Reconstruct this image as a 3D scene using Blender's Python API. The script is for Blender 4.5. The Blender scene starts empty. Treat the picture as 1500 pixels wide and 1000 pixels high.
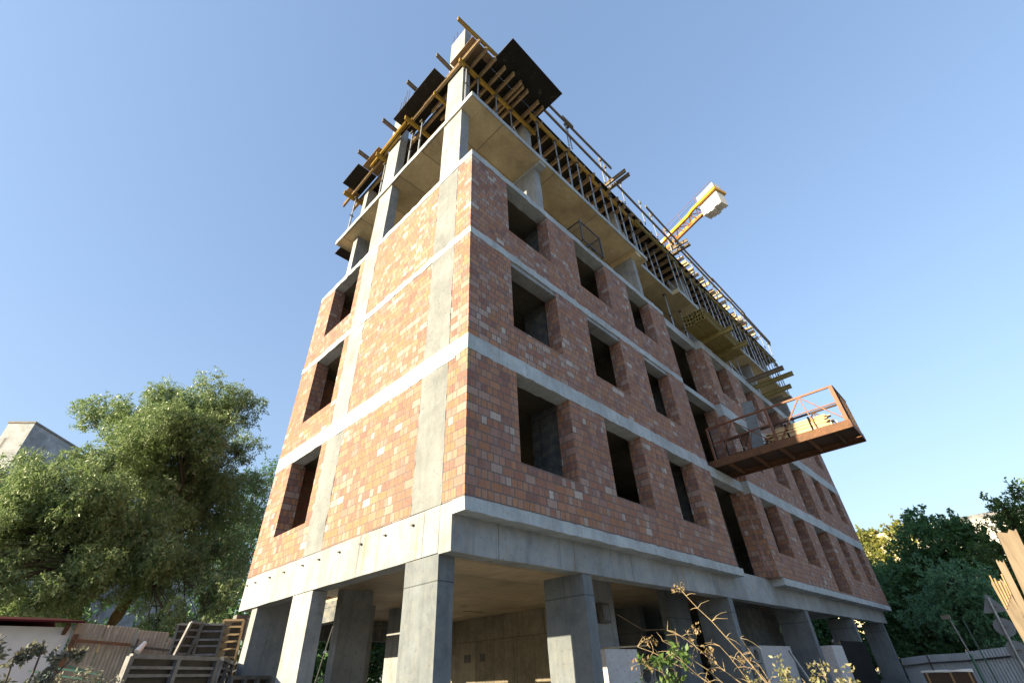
import bpy, math, random
import numpy as np
from mathutils import Vector, Matrix

random.seed(7)
RNG = np.random.default_rng(11)
Z0 = 3.4                      # the ledge over the ground floor stands 3.4 m above the ground
S = bpy.context.scene
COL = S.collection
R = math.radians

# ------------------------------------------------------------------ materials
def new_mat(name):
    m = bpy.data.materials.new(name); m.use_nodes = True
    nt = m.node_tree; nt.nodes.clear()
    out = nt.nodes.new('ShaderNodeOutputMaterial')
    b = nt.nodes.new('ShaderNodeBsdfPrincipled')
    nt.links.new(b.outputs[0], out.inputs[0])
    return m, nt, b

class NT:
    """small helper round a node tree"""
    def __init__(s, nt): s.nt = nt
    def n(s, t, **k):
        x = s.nt.nodes.new(t)
        for a, v in k.items(): setattr(x, a, v)
        return x
    def l(s, a, b): s.nt.links.new(a, b)
    def setin(s, sock, v):
        if hasattr(v, 'is_output') or isinstance(v, bpy.types.NodeSocket): s.l(v, sock)
        else: sock.default_value = v
    def math(s, op, a, b=0.0, clamp=False):
        x = s.n('ShaderNodeMath', operation=op); x.use_clamp = clamp
        s.setin(x.inputs[0], a); s.setin(x.inputs[1], b); return x.outputs[0]
    def mix(s, f, a, b, mode='MIX'):
        x = s.n('ShaderNodeMix', data_type='RGBA', blend_type=mode)
        s.setin(x.inputs[0], f)
        for i, v in ((6, a), (7, b)):
            if isinstance(v, tuple): x.inputs[i].default_value = (*v[:3], 1)
            else: s.l(v, x.inputs[i])
        return x.outputs[2]
    def noise(s, vec, scale, detail=4, rough=.55, dist=0):
        x = s.n('ShaderNodeTexNoise'); x.inputs['Scale'].default_value = scale
        x.inputs['Detail'].default_value = detail; x.inputs['Roughness'].default_value = rough
        x.inputs['Distortion'].default_value = dist
        s.l(vec, x.inputs['Vector']); return x.outputs['Fac']
    def ramp(s, f, stops, interp='LINEAR'):
        x = s.n('ShaderNodeValToRGB'); cr = x.color_ramp; cr.interpolation = interp
        while len(cr.elements) > 1: cr.elements.remove(cr.elements[-1])
        for i, (p, c) in enumerate(stops):
            e = cr.elements[0] if i == 0 else cr.elements.new(p)
            e.position = p; e.color = (*c[:3], 1) if isinstance(c, tuple) else (c, c, c, 1)
        s.l(f, x.inputs[0]); return x.outputs[0]
    def scaled(s, vec, sx, sy, sz):
        x = s.n('ShaderNodeMapping'); x.inputs['Scale'].default_value = (sx, sy, sz)
        s.l(vec, x.inputs['Vector']); return x.outputs[0]
    def bump(s, h, strength, dist, bsdf):
        x = s.n('ShaderNodeBump'); x.inputs['Strength'].default_value = strength
        x.inputs['Distance'].default_value = dist
        s.l(h, x.inputs['Height']); s.l(x.outputs[0], bsdf.inputs['Normal'])

def face_uv(T):
    """(along, up) coordinates on walls facing x or y, from position and normal"""
    g = T.n('ShaderNodeNewGeometry')
    sp = T.n('ShaderNodeSeparateXYZ'); T.l(g.outputs['Position'], sp.inputs[0])
    sn = T.n('ShaderNodeSeparateXYZ'); T.l(g.outputs['True Normal'], sn.inputs[0])
    isx = T.math('GREATER_THAN', T.math('ABSOLUTE', sn.outputs[0]), .7)
    isz = T.math('GREATER_THAN', T.math('ABSOLUTE', sn.outputs[2]), .7)
    u = T.math('ADD', T.math('MULTIPLY', sp.outputs[1], isx), T.math('MULTIPLY', sp.outputs[0], T.math('SUBTRACT', 1, isx)))
    v = T.math('ADD', T.math('MULTIPLY', sp.outputs[1], isz), T.math('MULTIPLY', sp.outputs[2], T.math('SUBTRACT', 1, isz)))
    c = T.n('ShaderNodeCombineXYZ'); T.l(u, c.inputs[0]); T.l(v, c.inputs[1])
    return c.outputs[0], g.outputs['Position'], sp.outputs[2]

def brick_mat(name, stops, mortar, w=.27, h=.1558, squash=.5, dark=1.0):
    m, nt, b = new_mat(name); T = NT(nt)
    uv, pos, zz = face_uv(T)
    wob = T.n('ShaderNodeMixRGB'); wob.blend_type = 'ADD'; wob.inputs[0].default_value = .012
    nz = T.n('ShaderNodeTexNoise'); nz.inputs['Scale'].default_value = 5; T.l(pos, nz.inputs['Vector'])
    T.l(uv, wob.inputs[1]); T.l(nz.outputs['Color'], wob.inputs[2])
    def bt(mortar_size, ww, sq, off):
        t = T.n('ShaderNodeTexBrick'); t.offset = off; t.offset_frequency = 2; t.squash = sq; t.squash_frequency = 2
        t.inputs['Scale'].default_value = 1.0; t.inputs['Mortar Size'].default_value = mortar_size
        t.inputs['Mortar Smooth'].default_value = .25; t.inputs['Bias'].default_value = 0
        t.inputs['Brick Width'].default_value = ww; t.inputs['Row Height'].default_value = h
        t.inputs['Color1'].default_value = (0, 0, 0, 1); t.inputs['Color2'].default_value = (1, 1, 1, 1)
        t.inputs['Mortar'].default_value = (.5, .5, .5, 1)
        T.l(wob.outputs[0], t.inputs['Vector']); return t
    t = bt(.0095, w, squash, .5)
    t2 = bt(.0, w, squash, .5)
    rnd = t2.outputs['Color']
    col = T.ramp(rnd, stops, 'CONSTANT')
    big = T.noise(pos, .35, 3)
    fine = T.noise(pos, 24, 5, .7)
    mid = T.noise(pos, 3.2, 4, .6)
    col = T.mix(T.math('MULTIPLY', T.math('SUBTRACT', fine, .45), 1.2, True), col, (.38, .25, .19))
    col = T.mix(T.ramp(mid, [(.5, 0.0), (.75, .45)]), col, (.27, .19, .17))
    col = T.mix(T.ramp(big, [(.35, .38), (.6, 0.0)]), col, (.17, .075, .055))
    rib = T.noise(T.scaled(pos, 48, 48, 2.5), 1.0, 2, .5)
    col = T.mix(T.ramp(rib, [(.42, .30), (.62, 0.0)]), col, (.13, .05, .035))
    spot = T.noise(T.scaled(pos, 1, 1, 1), 7.5, 2, .4)
    col = T.mix(T.ramp(spot, [(.70, 0.0), (.76, .55)]), col, (.10, .075, .07))
    eff = T.noise(T.scaled(pos, 1, 1, .35), 2.1, 6, .75)
    col = T.mix(T.ramp(eff, [(.60, 0.0), (.78, .45)]), col, (.45, .40, .37))
    mc = T.mix(T.noise(pos, 9, 3), tuple(x * .75 for x in mortar), tuple(min(1, x * 1.2) for x in mortar))
    col = T.mix(t.outputs['Fac'], col, mc)
    col = T.mix(1.0, col, (1.22, 1.29, 1.27), 'MULTIPLY')
    T.l(col, b.inputs['Base Color']); b.inputs['Roughness'].default_value = .9
    hgt = T.math('ADD', T.math('MULTIPLY', t.outputs['Fac'], -1.0), T.math('MULTIPLY', fine, .55))
    hgt = T.math('ADD', hgt, T.math('ADD', T.math('MULTIPLY', rnd, .5), T.math('MULTIPLY', rib, .5)))
    T.bump(hgt, .8, .012, b)
    return m

def concrete_mat(name, base, warm=(.40, .34, .26), stain=.35, seams=None, streak=.35, rough=.85, holes=True, rust=0):
    m, nt, b = new_mat(name); T = NT(nt)
    uv, pos, zz = face_uv(T)
    n1 = T.noise(pos, .9, 6, .65); n2 = T.noise(pos, 6, 5, .6); n3 = T.noise(pos, 45, 3, .6)
    st = T.noise(T.scaled(pos, 5, 5, .35), 1.5, 5, .65)
    dark = tuple(c * .62 for c in base); light = tuple(min(.8, c * 1.22) for c in base)
    col = T.mix(T.ramp(n1, [(.3, 0.0), (.7, 1.0)]), dark, light)
    col = T.mix(T.math('MULTIPLY', T.ramp(n2, [(.45, 0.0), (.7, 1.0)]), stain), col, warm)
    col = T.mix(T.math('MULTIPLY', T.ramp(st, [(.5, 0.0), (.68, 1.0)]), streak), col, tuple(c * .5 for c in base))
    if rust:
        rs = T.noise(T.scaled(pos, 4, 4, .12), 1.1, 3, .5)
        col = T.mix(T.math('MULTIPLY', T.ramp(rs, [(.66, 0.0), (.74, 1.0)]), rust), col, (.42, .22, .08))
    bl = T.noise(T.scaled(pos, 1, 1, .6), 2.6, 8, .78, .6)
    col = T.mix(T.ramp(bl, [(.52, 0.0), (.64, .42)]), col, tuple(c * .52 for c in base))
    wh = T.noise(T.scaled(pos, 1.3, 1.3, .8), 3.7, 7, .75, .4)
    col = T.mix(T.ramp(wh, [(.58, 0.0), (.70, .35)]), col, tuple(min(.85, c * 1.45) for c in base))
    sp = T.noise(pos, 15, 4, .65)
    if holes: col = T.mix(T.ramp(sp, [(.60, 0.0), (.67, .6)]), col, tuple(c * .38 for c in base))
    h = T.math('ADD', T.math('MULTIPLY', n3, .4), T.math('MULTIPLY', n2, .6))
    if seams:
        t = T.n('ShaderNodeTexBrick'); t.offset = .5; t.offset_frequency = 2
        t.inputs['Scale'].default_value = 1; t.inputs['Mortar Size'].default_value = .018 if seams[1] == 1.25 else .011
        t.inputs['Mortar Smooth'].default_value = .4
        t.inputs['Brick Width'].default_value = seams[0]; t.inputs['Row Height'].default_value = seams[1]
        t.inputs['Color1'].default_value = (.72, .72, .72, 1); t.inputs['Color2'].default_value = (1.0, 1.0, 1.0, 1)
        t.inputs['Mortar'].default_value = (.28, .27, .25, 1)
        T.l(uv, t.inputs['Vector'])
        col = T.mix(.85, col, t.outputs['Color'], 'MULTIPLY')
        h = T.math('SUBTRACT', h, T.math('MULTIPLY', t.outputs['Fac'], .8))
    T.l(col, b.inputs['Base Color']); b.inputs['Roughness'].default_value = rough
    T.bump(h, .45, .012, b)
    return m

def generic(name, base, alt=None, scale=4, rough=.6, metal=0.0, stretch=(1, 1, 1), bump=.2, contrast=(.35, .65), spec=.5, third=None, splash=None):
    m, nt, b = new_mat(name); T = NT(nt)
    tc = T.n('ShaderNodeTexCoord')
    v = T.scaled(tc.outputs['Object'], *stretch)
    n1 = T.noise(v, scale, 6, .6); n2 = T.noise(v, scale * 7, 4, .6)
    alt = alt or tuple(c * .6 for c in base)
    col = T.mix(T.ramp(n1, [(contrast[0], 0.0), (contrast[1], 1.0)]), base, alt)
    if third: col = T.mix(T.ramp(n2, [(.52, 0.0), (.66, 1.0)]), col, third)
    if splash: col = T.mix(T.ramp(T.noise(v, 2.3, 8, .72, .5), [(.60, 0.0), (.72, .7)]), col, splash)
    oi = T.n('ShaderNodeObjectInfo')
    col = T.mix(T.math('MULTIPLY', oi.outputs['Random'], .28), col, tuple(c * .45 for c in base))
    T.l(col, b.inputs['Base Color'])
    b.inputs['Roughness'].default_value = rough; b.inputs['Metallic'].default_value = metal
    b.inputs['Specular IOR Level'].default_value = spec
    if bump: T.bump(n2, bump, .01, b)
    return m

def leaf_mat(name, cols, back=.35, rough=.55):
    m, nt, b = new_mat(name); T = NT(nt)
    g = T.n('ShaderNodeNewGeometry')
    c = T.ramp(g.outputs['Random Per Island'], [(i / len(cols), x) for i, x in enumerate(cols)])
    n = T.noise(g.outputs['Position'], .45, 3)
    c = T.mix(T.ramp(n, [(.35, 0.0), (.7, .55)]), c, cols[-1])
    T.l(c, b.inputs['Base Color']); b.inputs['Roughness'].default_value = rough
    tr = T.n('ShaderNodeBsdfTranslucent'); T.l(c, tr.inputs['Color'])
    mx = T.n('ShaderNodeMixShader'); mx.inputs[0].default_value = back
    out = [x for x in nt.nodes if x.type == 'OUTPUT_MATERIAL'][0]
    T.l(b.outputs[0], mx.inputs[1]); T.l(tr.outputs[0], mx.inputs[2]); T.l(mx.outputs[0], out.inputs[0])
    return m

BR_STOPS = [(0, (.265, .118, .068)), (.15, (.310, .150, .086)), (.29, (.215, .092, .064)), (.41, (.290, .155, .108)), (.52, (.270, .118, .058)),
            (.61, (.235, .130, .115)), (.69, (.150, .070, .062)), (.76, (.280, .190, .165)), (.83, (.245, .108, .072)), (.90, (.32, .25, .225)), (.95, (.19, .125, .12)), (.975, (.38, .335, .31))]
M = dict(
    brick=brick_mat('brick', BR_STOPS, (.085, .086, .09)),
    block=brick_mat('dark_block', [(0, (.24, .09, .06)), (.5, (.30, .12, .08)), (.8, (.2, .08, .06))], (.2, .17, .15), w=.5, h=.22, squash=1),
    conc=concrete_mat('concrete', (.315, .345, .375), rust=.6, seams=(1.9, 30.0), stain=.4, streak=.5),
    band=concrete_mat('band_concrete', (.385, .425, .455), warm=(.33, .33, .30), stain=.5, streak=.4),
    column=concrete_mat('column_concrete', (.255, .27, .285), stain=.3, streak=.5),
    infill=concrete_mat('rendered_concrete', (.175, .187, .195), warm=(.19, .195, .19), stain=.25, streak=.25),
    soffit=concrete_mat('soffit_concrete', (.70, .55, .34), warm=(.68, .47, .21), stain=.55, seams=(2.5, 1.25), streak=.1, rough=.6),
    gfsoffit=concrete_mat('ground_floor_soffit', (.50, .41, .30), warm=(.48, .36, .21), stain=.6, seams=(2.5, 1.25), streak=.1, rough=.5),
    insoffit=concrete_mat('shaded_room_soffit', (.13, .115, .085), warm=(.15, .12, .07), stain=.5, seams=(2.5, 1.25), streak=.1),  # soffit concrete in a much darker colour: the rooms' shade is painted in
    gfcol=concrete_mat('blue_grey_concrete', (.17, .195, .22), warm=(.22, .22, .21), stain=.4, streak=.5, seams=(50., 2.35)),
    gfwall=concrete_mat('tan_wall_concrete', (.27, .235, .175), stain=.5, seams=(1.0, 2.4), streak=.4),
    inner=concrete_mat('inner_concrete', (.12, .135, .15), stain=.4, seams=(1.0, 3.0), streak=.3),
    wood=generic('raw_timber', (.33, .235, .135), (.20, .135, .075), 5, .75, stretch=(1, 1, 1), third=(.25, .18, .11)),
    wood_pale=generic('pale_timber', (.19, .145, .10), (.12, .088, .058), 4, .8, stretch=(3, 3, .4), third=(.16, .12, .08), contrast=(.42, .58)),
    board=generic('sawn_board', (.58, .44, .27), (.44, .31, .17), 6, .8, third=(.38, .26, .14)),
    rail_wood=generic('weathered_rail_timber', (.19, .135, .08), (.12, .085, .05), 5, .8, third=(.15, .11, .07)),
    yellow=generic('yellow_beam', (.40, .25, .035), (.26, .16, .03), 5, .6, third=(.33, .22, .06), spec=.3),
    olive=generic('weathered_yellow_beam', (.27, .21, .065), (.18, .14, .045), 5, .7, third=(.22, .18, .08), spec=.25),
    ply=generic('black_film_plywood', (.008, .008, .009), (.014, .013, .012), 1.6, .6, third=(.022, .02, .016), contrast=(.4, .75), spec=.2, splash=(.20, .175, .13)),
    ply_edge=generic('plywood_edge', (.33, .21, .10), (.22, .13, .06), 8, .8),
    ply_brown=generic('brown_plywood', (.21, .14, .075), (.13, .085, .05), 3, .6),
    steel=generic('galvanised_steel', (.40, .42, .44), (.27, .28, .30), 9, .45, .55),
    darksteel=generic('dark_steel', (.07, .07, .072), (.12, .10, .085), 9, .55, .4),
    rust=generic('rusty_steel', (.17, .075, .034), (.095, .045, .026), 3.5, .75, .15, third=(.23, .11, .045)),
    rustdark=generic('dark_rusty_steel', (.045, .028, .020), (.07, .036, .022), 3, .8, .1),
    rail_rust=generic('orange_painted_rail', (.20, .070, .030), (.12, .045, .025), 6, .6, .1),
    crane=generic('crane_yellow', (.72, .36, .015), (.60, .29, .015), 2, .45, bump=0),
    cranedark=generic('crane_brown', (.30, .12, .03), (.20, .075, .025), 2, .5),
    cweight=generic('counterweight_concrete', (.62, .60, .56), (.5, .48, .45), 3, .85),
    whitepaint=generic('white_paint', (.75, .74, .72), (.68, .67, .65), 4, .6),
    bark=generic('bark', (.045, .036, .026), (.075, .06, .04), 6, .9, stretch=(1, 1, .3), bump=.8),
    moss=generic('mossy_bark', (.11, .08, .035), (.23, .17, .05), 5, .9, stretch=(1, 1, .4), bump=.8),
    willow=leaf_mat('willow_leaf', [(.10, .17, .048), (.16, .25, .075), (.38, .43, .28), (.12, .205, .06), (.21, .29, .11)], .40, .42),
    darkleaf=leaf_mat('dark_leaf', [(.04, .10, .045), (.065, .16, .06), (.05, .125, .068), (.09, .20, .055)], .32),
    midleaf=leaf_mat('mid_leaf', [(.06, .16, .10), (.09, .22, .125), (.07, .18, .10), (.12, .25, .11)], .3),
    limeleaf=leaf_mat('lime_leaf', [(.16, .19, .03), (.25, .24, .045), (.30, .27, .07), (.12, .15, .035)], .4),
    freshleaf=leaf_mat('fresh_leaf', [(.05, .10, .025), (.08, .15, .03), (.12, .19, .035), (.06, .12, .03)], .35),
    weedleaf=leaf_mat('weed_leaf', [(.17, .18, .08), (.34, .30, .18), (.13, .17, .05), (.40, .36, .24), (.22, .2, .07)], .35),
    dryleaf=leaf_mat('dry_leaf', [(.28, .19, .09), (.36, .27, .14), (.20, .14, .06)], .3),
    shrubleaf=leaf_mat('shrub_leaf', [(.06, .08, .045), (.12, .115, .095), (.20, .19, .16), (.08, .10, .05), (.15, .15, .10)], .25),
    stem=generic('dry_stem', (.36, .28, .16), (.24, .17, .09), 8, .85),
    twig=generic('dark_twig', (.06, .05, .045), (.10, .08, .06), 8, .8),
    fence=generic('weathered_sheet', (.36, .31, .25), (.24, .20, .16), 2, .8, stretch=(1, 1, .25), third=(.42, .37, .30)),
    bluefence=generic('blue_grey_sheet', (.50, .56, .62), (.42, .47, .53), 1.2, .6, .0, third=(.44, .48, .50), bump=.05),
    white_wall=generic('whitewashed_wall', (.68, .68, .70), (.58, .58, .60), 2.5, .85),
    roofred=generic('red_sheet_roof', (.075, .013, .017), (.05, .010, .013), 2, .9, spec=.1),
    green=generic('green_paint', (.02, .10, .075), (.012, .06, .05), 4, .5),
    formgrey=generic('grey_formwork_steel', (.20, .205, .22), (.11, .11, .115), 5, .65, .2),
    formdark=generic('old_formwork_face', (.045, .038, .032), (.085, .07, .055), 3, .7),
    bluesteel=generic('blue_grey_steel', (.17, .195, .215), (.11, .125, .14), 4, .6, .1, third=(.22, .24, .25)),
    sign=generic('bare_aluminium_back', (.19, .21, .24), (.15, .17, .195), 5, .6, .2),
    apt=concrete_mat('silicate_facade', (.36, .38, .40), warm=(.42, .42, .41), stain=.3, streak=.2, holes=False, seams=(3.2, 2.9)),
    apt_trim=generic('facade_trim', (.22, .20, .18), None, 2, .8),
    glass=generic('dark_window', (.03, .035, .04), (.05, .055, .06), 2, .15, bump=0),
    cream=generic('cream_render', (.62, .52, .33), (.55, .47, .31), .4, .85, bump=.05),
    paleren=generic('grey_render', (.50, .48, .44), (.44, .42, .39), .4, .85, bump=.05),
    sheet=generic('printed_wrap_sheet', (.50, .49, .50), (.42, .41, .42), 2.2, .5, third=(.40, .30, .33)),
    cmu=generic('grey_block', (.24, .235, .225), (.17, .165, .16), 6, .9),
    black=generic('black_hoarding', (.008, .008, .009), (.013, .013, .013), 2, .85, spec=.1),
    redwire=generic('red_wire', (.55, .10, .04), None, 4, .5),
    ground=generic('bare_earth', (.18, .178, .165), (.22, .215, .20), .6, .95, third=(.12, .13, .10), bump=.6),
)

# ------------------------------------------------------------------ mesh builder
class MB:
    def __init__(s): s.v = []; s.f = []; s.m = []; s.cur = 0
    def add(s, vs, fs):
        o = len(s.v); s.v += [tuple(p) for p in vs]
        for f in fs: s.f.append(tuple(o + i for i in f)); s.m.append(s.cur)
    def box(s, x0, x1, y0, y1, z0, z1):
        s.add([(x0, y0, z0), (x1, y0, z0), (x1, y1, z0), (x0, y1, z0), (x0, y0, z1), (x1, y0, z1), (x1, y1, z1), (x0, y1, z1)],
              [(3, 2, 1, 0), (4, 5, 6, 7), (0, 1, 5, 4), (1, 2, 6, 5), (2, 3, 7, 6), (3, 0, 4, 7)])
        return s
    def rough_box(s, x0, x1, y0, y1, z0, z1, step=.45, amp=.007):
        """a box along its longest side with slightly wavering edges, as cast against boards"""
        d = [x1 - x0, y1 - y0, z1 - z0]; ax = d.index(max(d)); n = max(2, int(d[ax] / step))
        lo = [x0, y0, z0]; hi = [x1, y1, z1]; a, b = [i for i in range(3) if i != ax]
        vs = []
        for i in range(n + 1):
            t = lo[ax] + d[ax] * i / n
            for (p, q) in ((0, 0), (1, 0), (1, 1), (0, 1)):
                c = [0, 0, 0]; c[ax] = t
                c[a] = (hi if p else lo)[a] + random.uniform(-amp, amp); c[b] = (hi if q else lo)[b] + random.uniform(-amp, amp)
                vs.append(c)
        fs = []
        for i in range(n):
            o = i * 4
            for k in range(4):
                q = (o + k, o + (k + 1) % 4, o + 4 + (k + 1) % 4, o + 4 + k)
                fs.append(q)
        fs.append((3, 2, 1, 0)); fs.append(tuple(n * 4 + k for k in range(4)))
        s.add(vs, fs); return s
    def frame(s, p0, p1, up=(0, 0, 1)):
        p0 = Vector(p0); p1 = Vector(p1); d = (p1 - p0).normalized(); u = Vector(up)
        if abs(d.dot(u)) > .98: u = Vector((1, 0, 0))
        r = d.cross(u).normalized(); u = r.cross(d).normalized(); return p0, p1, r, u
    def prism(s, p0, p1, prof, up=(0, 0, 1)):
        p0, p1, r, u = s.frame(p0, p1, up); n = len(prof)
        vs = [p0 + r * a + u * b for a, b in prof] + [p1 + r * a + u * b for a, b in prof]
        fs = [(i, (i + 1) % n, n + (i + 1) % n, n + i) for i in range(n)] + [tuple(range(n - 1, -1, -1)), tuple(range(n, 2 * n))]
        s.add(vs, fs); return s
    def bar(s, p0, p1, w, h, up=(0, 0, 1)):
        return s.prism(p0, p1, [(-w / 2, -h / 2), (w / 2, -h / 2), (w / 2, h / 2), (-w / 2, h / 2)], up)
    def ibeam(s, p0, p1, w=.08, h=.2, t=.034, c=.03):
        a = w / 2; b = h / 2; e = c / 2; k = .012
        pr = [(-a, -b), (a, -b), (a, -b + t), (e, -b + t + k), (e, b - t - k), (a, b - t), (a, b), (-a, b), (-a, b - t), (-e, b - t - k), (-e, -b + t + k), (-a, -b + t)]
        p0, p1, r, u = s.frame(p0, p1); n = len(pr)
        vs = [p0 + r * x + u * y for x, y in pr] + [p1 + r * x + u * y for x, y in pr]
        fs = [(i, (i + 1) % n, n + (i + 1) % n, n + i) for i in range(n)]
        for o, flip in ((0, 1), (n, 0)):
            for q in ((0, 1, 2, 11), (11, 2, 3, 10), (10, 3, 4, 9), (9, 4, 5, 8), (8, 5, 6, 7)):
                q = tuple(o + i for i in q); fs.append(q[::-1] if flip else q)
        s.add(vs, fs); return s
    def tube(s, p0, p1, r0, r1=None, n=8):
        r1 = r0 if r1 is None else r1
        p0, p1, r, u = s.frame(p0, p1)
        vs = []
        for p, rad in ((p0, r0), (p1, r1)):
            for i in range(n):
                a = 2 * math.pi * i / n; vs.append(p + r * math.cos(a) * rad + u * math.sin(a) * rad)
        fs = [(i, (i + 1) % n, n + (i + 1) % n, n + i) for i in range(n)] + [tuple(range(n - 1, -1, -1)), tuple(range(n, 2 * n))]
        s.add(vs, fs); return s
    def path(s, pts, r0, r1, n=6):
        """a tapering bent tube through pts (one skin)"""
        P = [Vector(p) for p in pts]; vs = []; k = len(P)
        for i, p in enumerate(P):
            d = (P[min(i + 1, k - 1)] - P[max(i - 1, 0)]).normalized(); u = Vector((0, 0, 1))
            if abs(d.z) > .95: u = Vector((1, 0, 0))
            r = d.cross(u).normalized(); u = r.cross(d)
            rad = r0 + (r1 - r0) * i / (k - 1)
            for j in range(n):
                a = 2 * math.pi * j / n; vs.append(p + r * math.cos(a) * rad + u * math.sin(a) * rad)
        fs = []
        for i in range(k - 1):
            for j in range(n): fs.append((i * n + j, i * n + (j + 1) % n, (i + 1) * n + (j + 1) % n, (i + 1) * n + j))
        fs += [tuple(range(n - 1, -1, -1)), tuple(range((k - 1) * n, k * n))]
        s.add(vs, fs); return s
    def wall(s, axis, p0, p1, a0, a1, z0, z1, holes):
        """wall in the plane across 'axis' between p0 (outer face) and p1; spans a0..a1 and z0..z1; holes = (a0,a1,z0,z1)"""
        A = sorted({a0, a1, *[h[0] for h in holes], *[h[1] for h in holes]}); Z = sorted({z0, z1, *[h[2] for h in holes], *[h[3] for h in holes]})
        A = [a for a in A if a0 <= a <= a1]; Z = [q for q in Z if z0 <= q <= z1]
        def solid(i, j):
            if i < 0 or j < 0 or i >= len(A) - 1 or j >= len(Z) - 1: return False
            ca = (A[i] + A[i + 1]) / 2; cz = (Z[j] + Z[j + 1]) / 2
            return not any(h[0] < ca < h[1] and h[2] < cz < h[3] for h in holes)
        def P(p, a, q): return (p, a, q) if axis == 'x' else (a, p, q)
        idx = {}
        def V(p, a, q):
            k = (p, a, q)
            if k not in idx: idx[k] = len(s.v); s.v.append(P(p, a, q))
            return idx[k]
        def F(*c): s.f.append(tuple(V(*x) for x in c)); s.m.append(s.cur)
        for i in range(len(A) - 1):
            for j in range(len(Z) - 1):
                if not solid(i, j): continue
                a, b, c, d = A[i], A[i + 1], Z[j], Z[j + 1]
                F((p0, a, c), (p0, b, c), (p0, b, d), (p0, a, d)); F((p1, b, c), (p1, a, c), (p1, a, d), (p1, b, d))
                if not solid(i - 1, j): F((p1, a, c), (p0, a, c), (p0, a, d), (p1, a, d))
                if not solid(i + 1, j): F((p0, b, c), (p1, b, c), (p1, b, d), (p0, b, d))
                if not solid(i, j - 1): F((p1, a, c), (p1, b, c), (p0, b, c), (p0, a, c))
                if not solid(i, j + 1): F((p0, a, d), (p0, b, d), (p1, b, d), (p1, a, d))
        return s
    def build(s, name, mats, parent=None, smooth=False, fix=True):
        me = bpy.data.meshes.new(name)
        V = np.array(s.v, float); V[:, 2] += Z0
        if parent is not None: off = np.array(parent.get('_o', (0, 0, 0)))
        else: off = np.array([V[:, 0].mean(), V[:, 1].mean(), V[:, 2].min()])
        V = V - off
        me.from_pydata(V.tolist(), [], s.f)
        if not isinstance(mats, (list, tuple)): mats = [mats]
        for m in mats: me.materials.append(m)
        if len(mats) > 1: me.polygons.foreach_set('material_index', s.m)
        if fix:
            import bmesh
            bm = bmesh.new(); bm.from_mesh(me); bmesh.ops.recalc_face_normals(bm, faces=bm.faces); bm.to_mesh(me); bm.free()
        if smooth: me.polygons.foreach_set('use_smooth', [True] * len(me.polygons))
        o = bpy.data.objects.new(name, me); COL.objects.link(o)
        o['_o'] = tuple(float(c) for c in off)
        if parent is not None: o.parent = parent; 
        else: o.location = off
        return o

def thing(name, label, cat, loc, group=None):
    o = bpy.data.objects.new(name, None); COL.objects.link(o); o.empty_display_size = .2
    o.location = (loc[0], loc[1], loc[2] + Z0); o['_o'] = tuple(float(c) for c in o.location)
    o['label'] = label; o['category'] = cat; o['kind'] = 'thing'
    if group: o['group'] = group
    return o
def tag(o, label, cat, group=None):
    o['label'] = label; o['category'] = cat; o['kind'] = 'thing'
    if group: o['group'] = group
    return o
def struct(o, kind='structure', label=None):
    o['kind'] = kind
    if label: o['label'] = label
    return o
# a mesh child of a mesh part keeps world coordinates: its parent's offset is already counted
def sub(mb, name, mats, part, **k):
    o = mb.build(name, mats, part, **k); return o

# ------------------------------------------------------------------ ground
g = MB(); n = 40
gx = np.concatenate([np.linspace(-400, -30, 8), np.linspace(-25, 60, 60), np.linspace(70, 600, 12)])
gy = np.concatenate([np.linspace(-400, -30, 8), np.linspace(-25, 60, 60), np.linspace(70, 600, 12)])
vs = []
for a in gx:
    for b in gy:
        inb = (-2 < a < 30 and -2 < b < 15)
        vs.append((a, b, -3.4 + (0 if inb else random.uniform(-.05, .05))))
ny = len(gy)
g.add(vs, [(i * ny + j, (i + 1) * ny + j, (i + 1) * ny + j + 1, i * ny + j + 1) for i in range(len(gx) - 1) for j in range(ny - 1)])
struct(g.build('ground', M['ground'], smooth=True))

# ------------------------------------------------------------------ the building
BX, BY = 28.05, 13.0
B = thing('unfinished_building', 'five storey unfinished brick and concrete block on columns with open window holes', 'building', (14, 6, -3.4))
def bp(name, mb, mat, **k): return mb.build(name, M[mat] if isinstance(mat, str) else mat, B, **k)

# columns of the open ground floor
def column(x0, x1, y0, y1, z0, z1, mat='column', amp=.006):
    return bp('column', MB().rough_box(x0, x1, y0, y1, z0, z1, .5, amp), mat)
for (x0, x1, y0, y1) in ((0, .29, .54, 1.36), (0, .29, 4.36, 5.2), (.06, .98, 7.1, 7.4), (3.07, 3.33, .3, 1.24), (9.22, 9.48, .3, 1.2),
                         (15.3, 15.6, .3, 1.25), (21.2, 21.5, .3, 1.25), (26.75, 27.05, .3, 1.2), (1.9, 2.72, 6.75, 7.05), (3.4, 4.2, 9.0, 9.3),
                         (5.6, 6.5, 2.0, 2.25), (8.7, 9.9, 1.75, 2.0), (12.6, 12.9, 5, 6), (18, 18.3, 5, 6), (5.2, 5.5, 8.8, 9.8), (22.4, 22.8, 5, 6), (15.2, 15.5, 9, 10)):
    column(x0, x1, y0, y1, -3.42, -.70 if x0 < .04 or y0 < .31 else -.24, 'gfcol' if (y0 < .6 or x0 > 8) else 'column')
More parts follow.
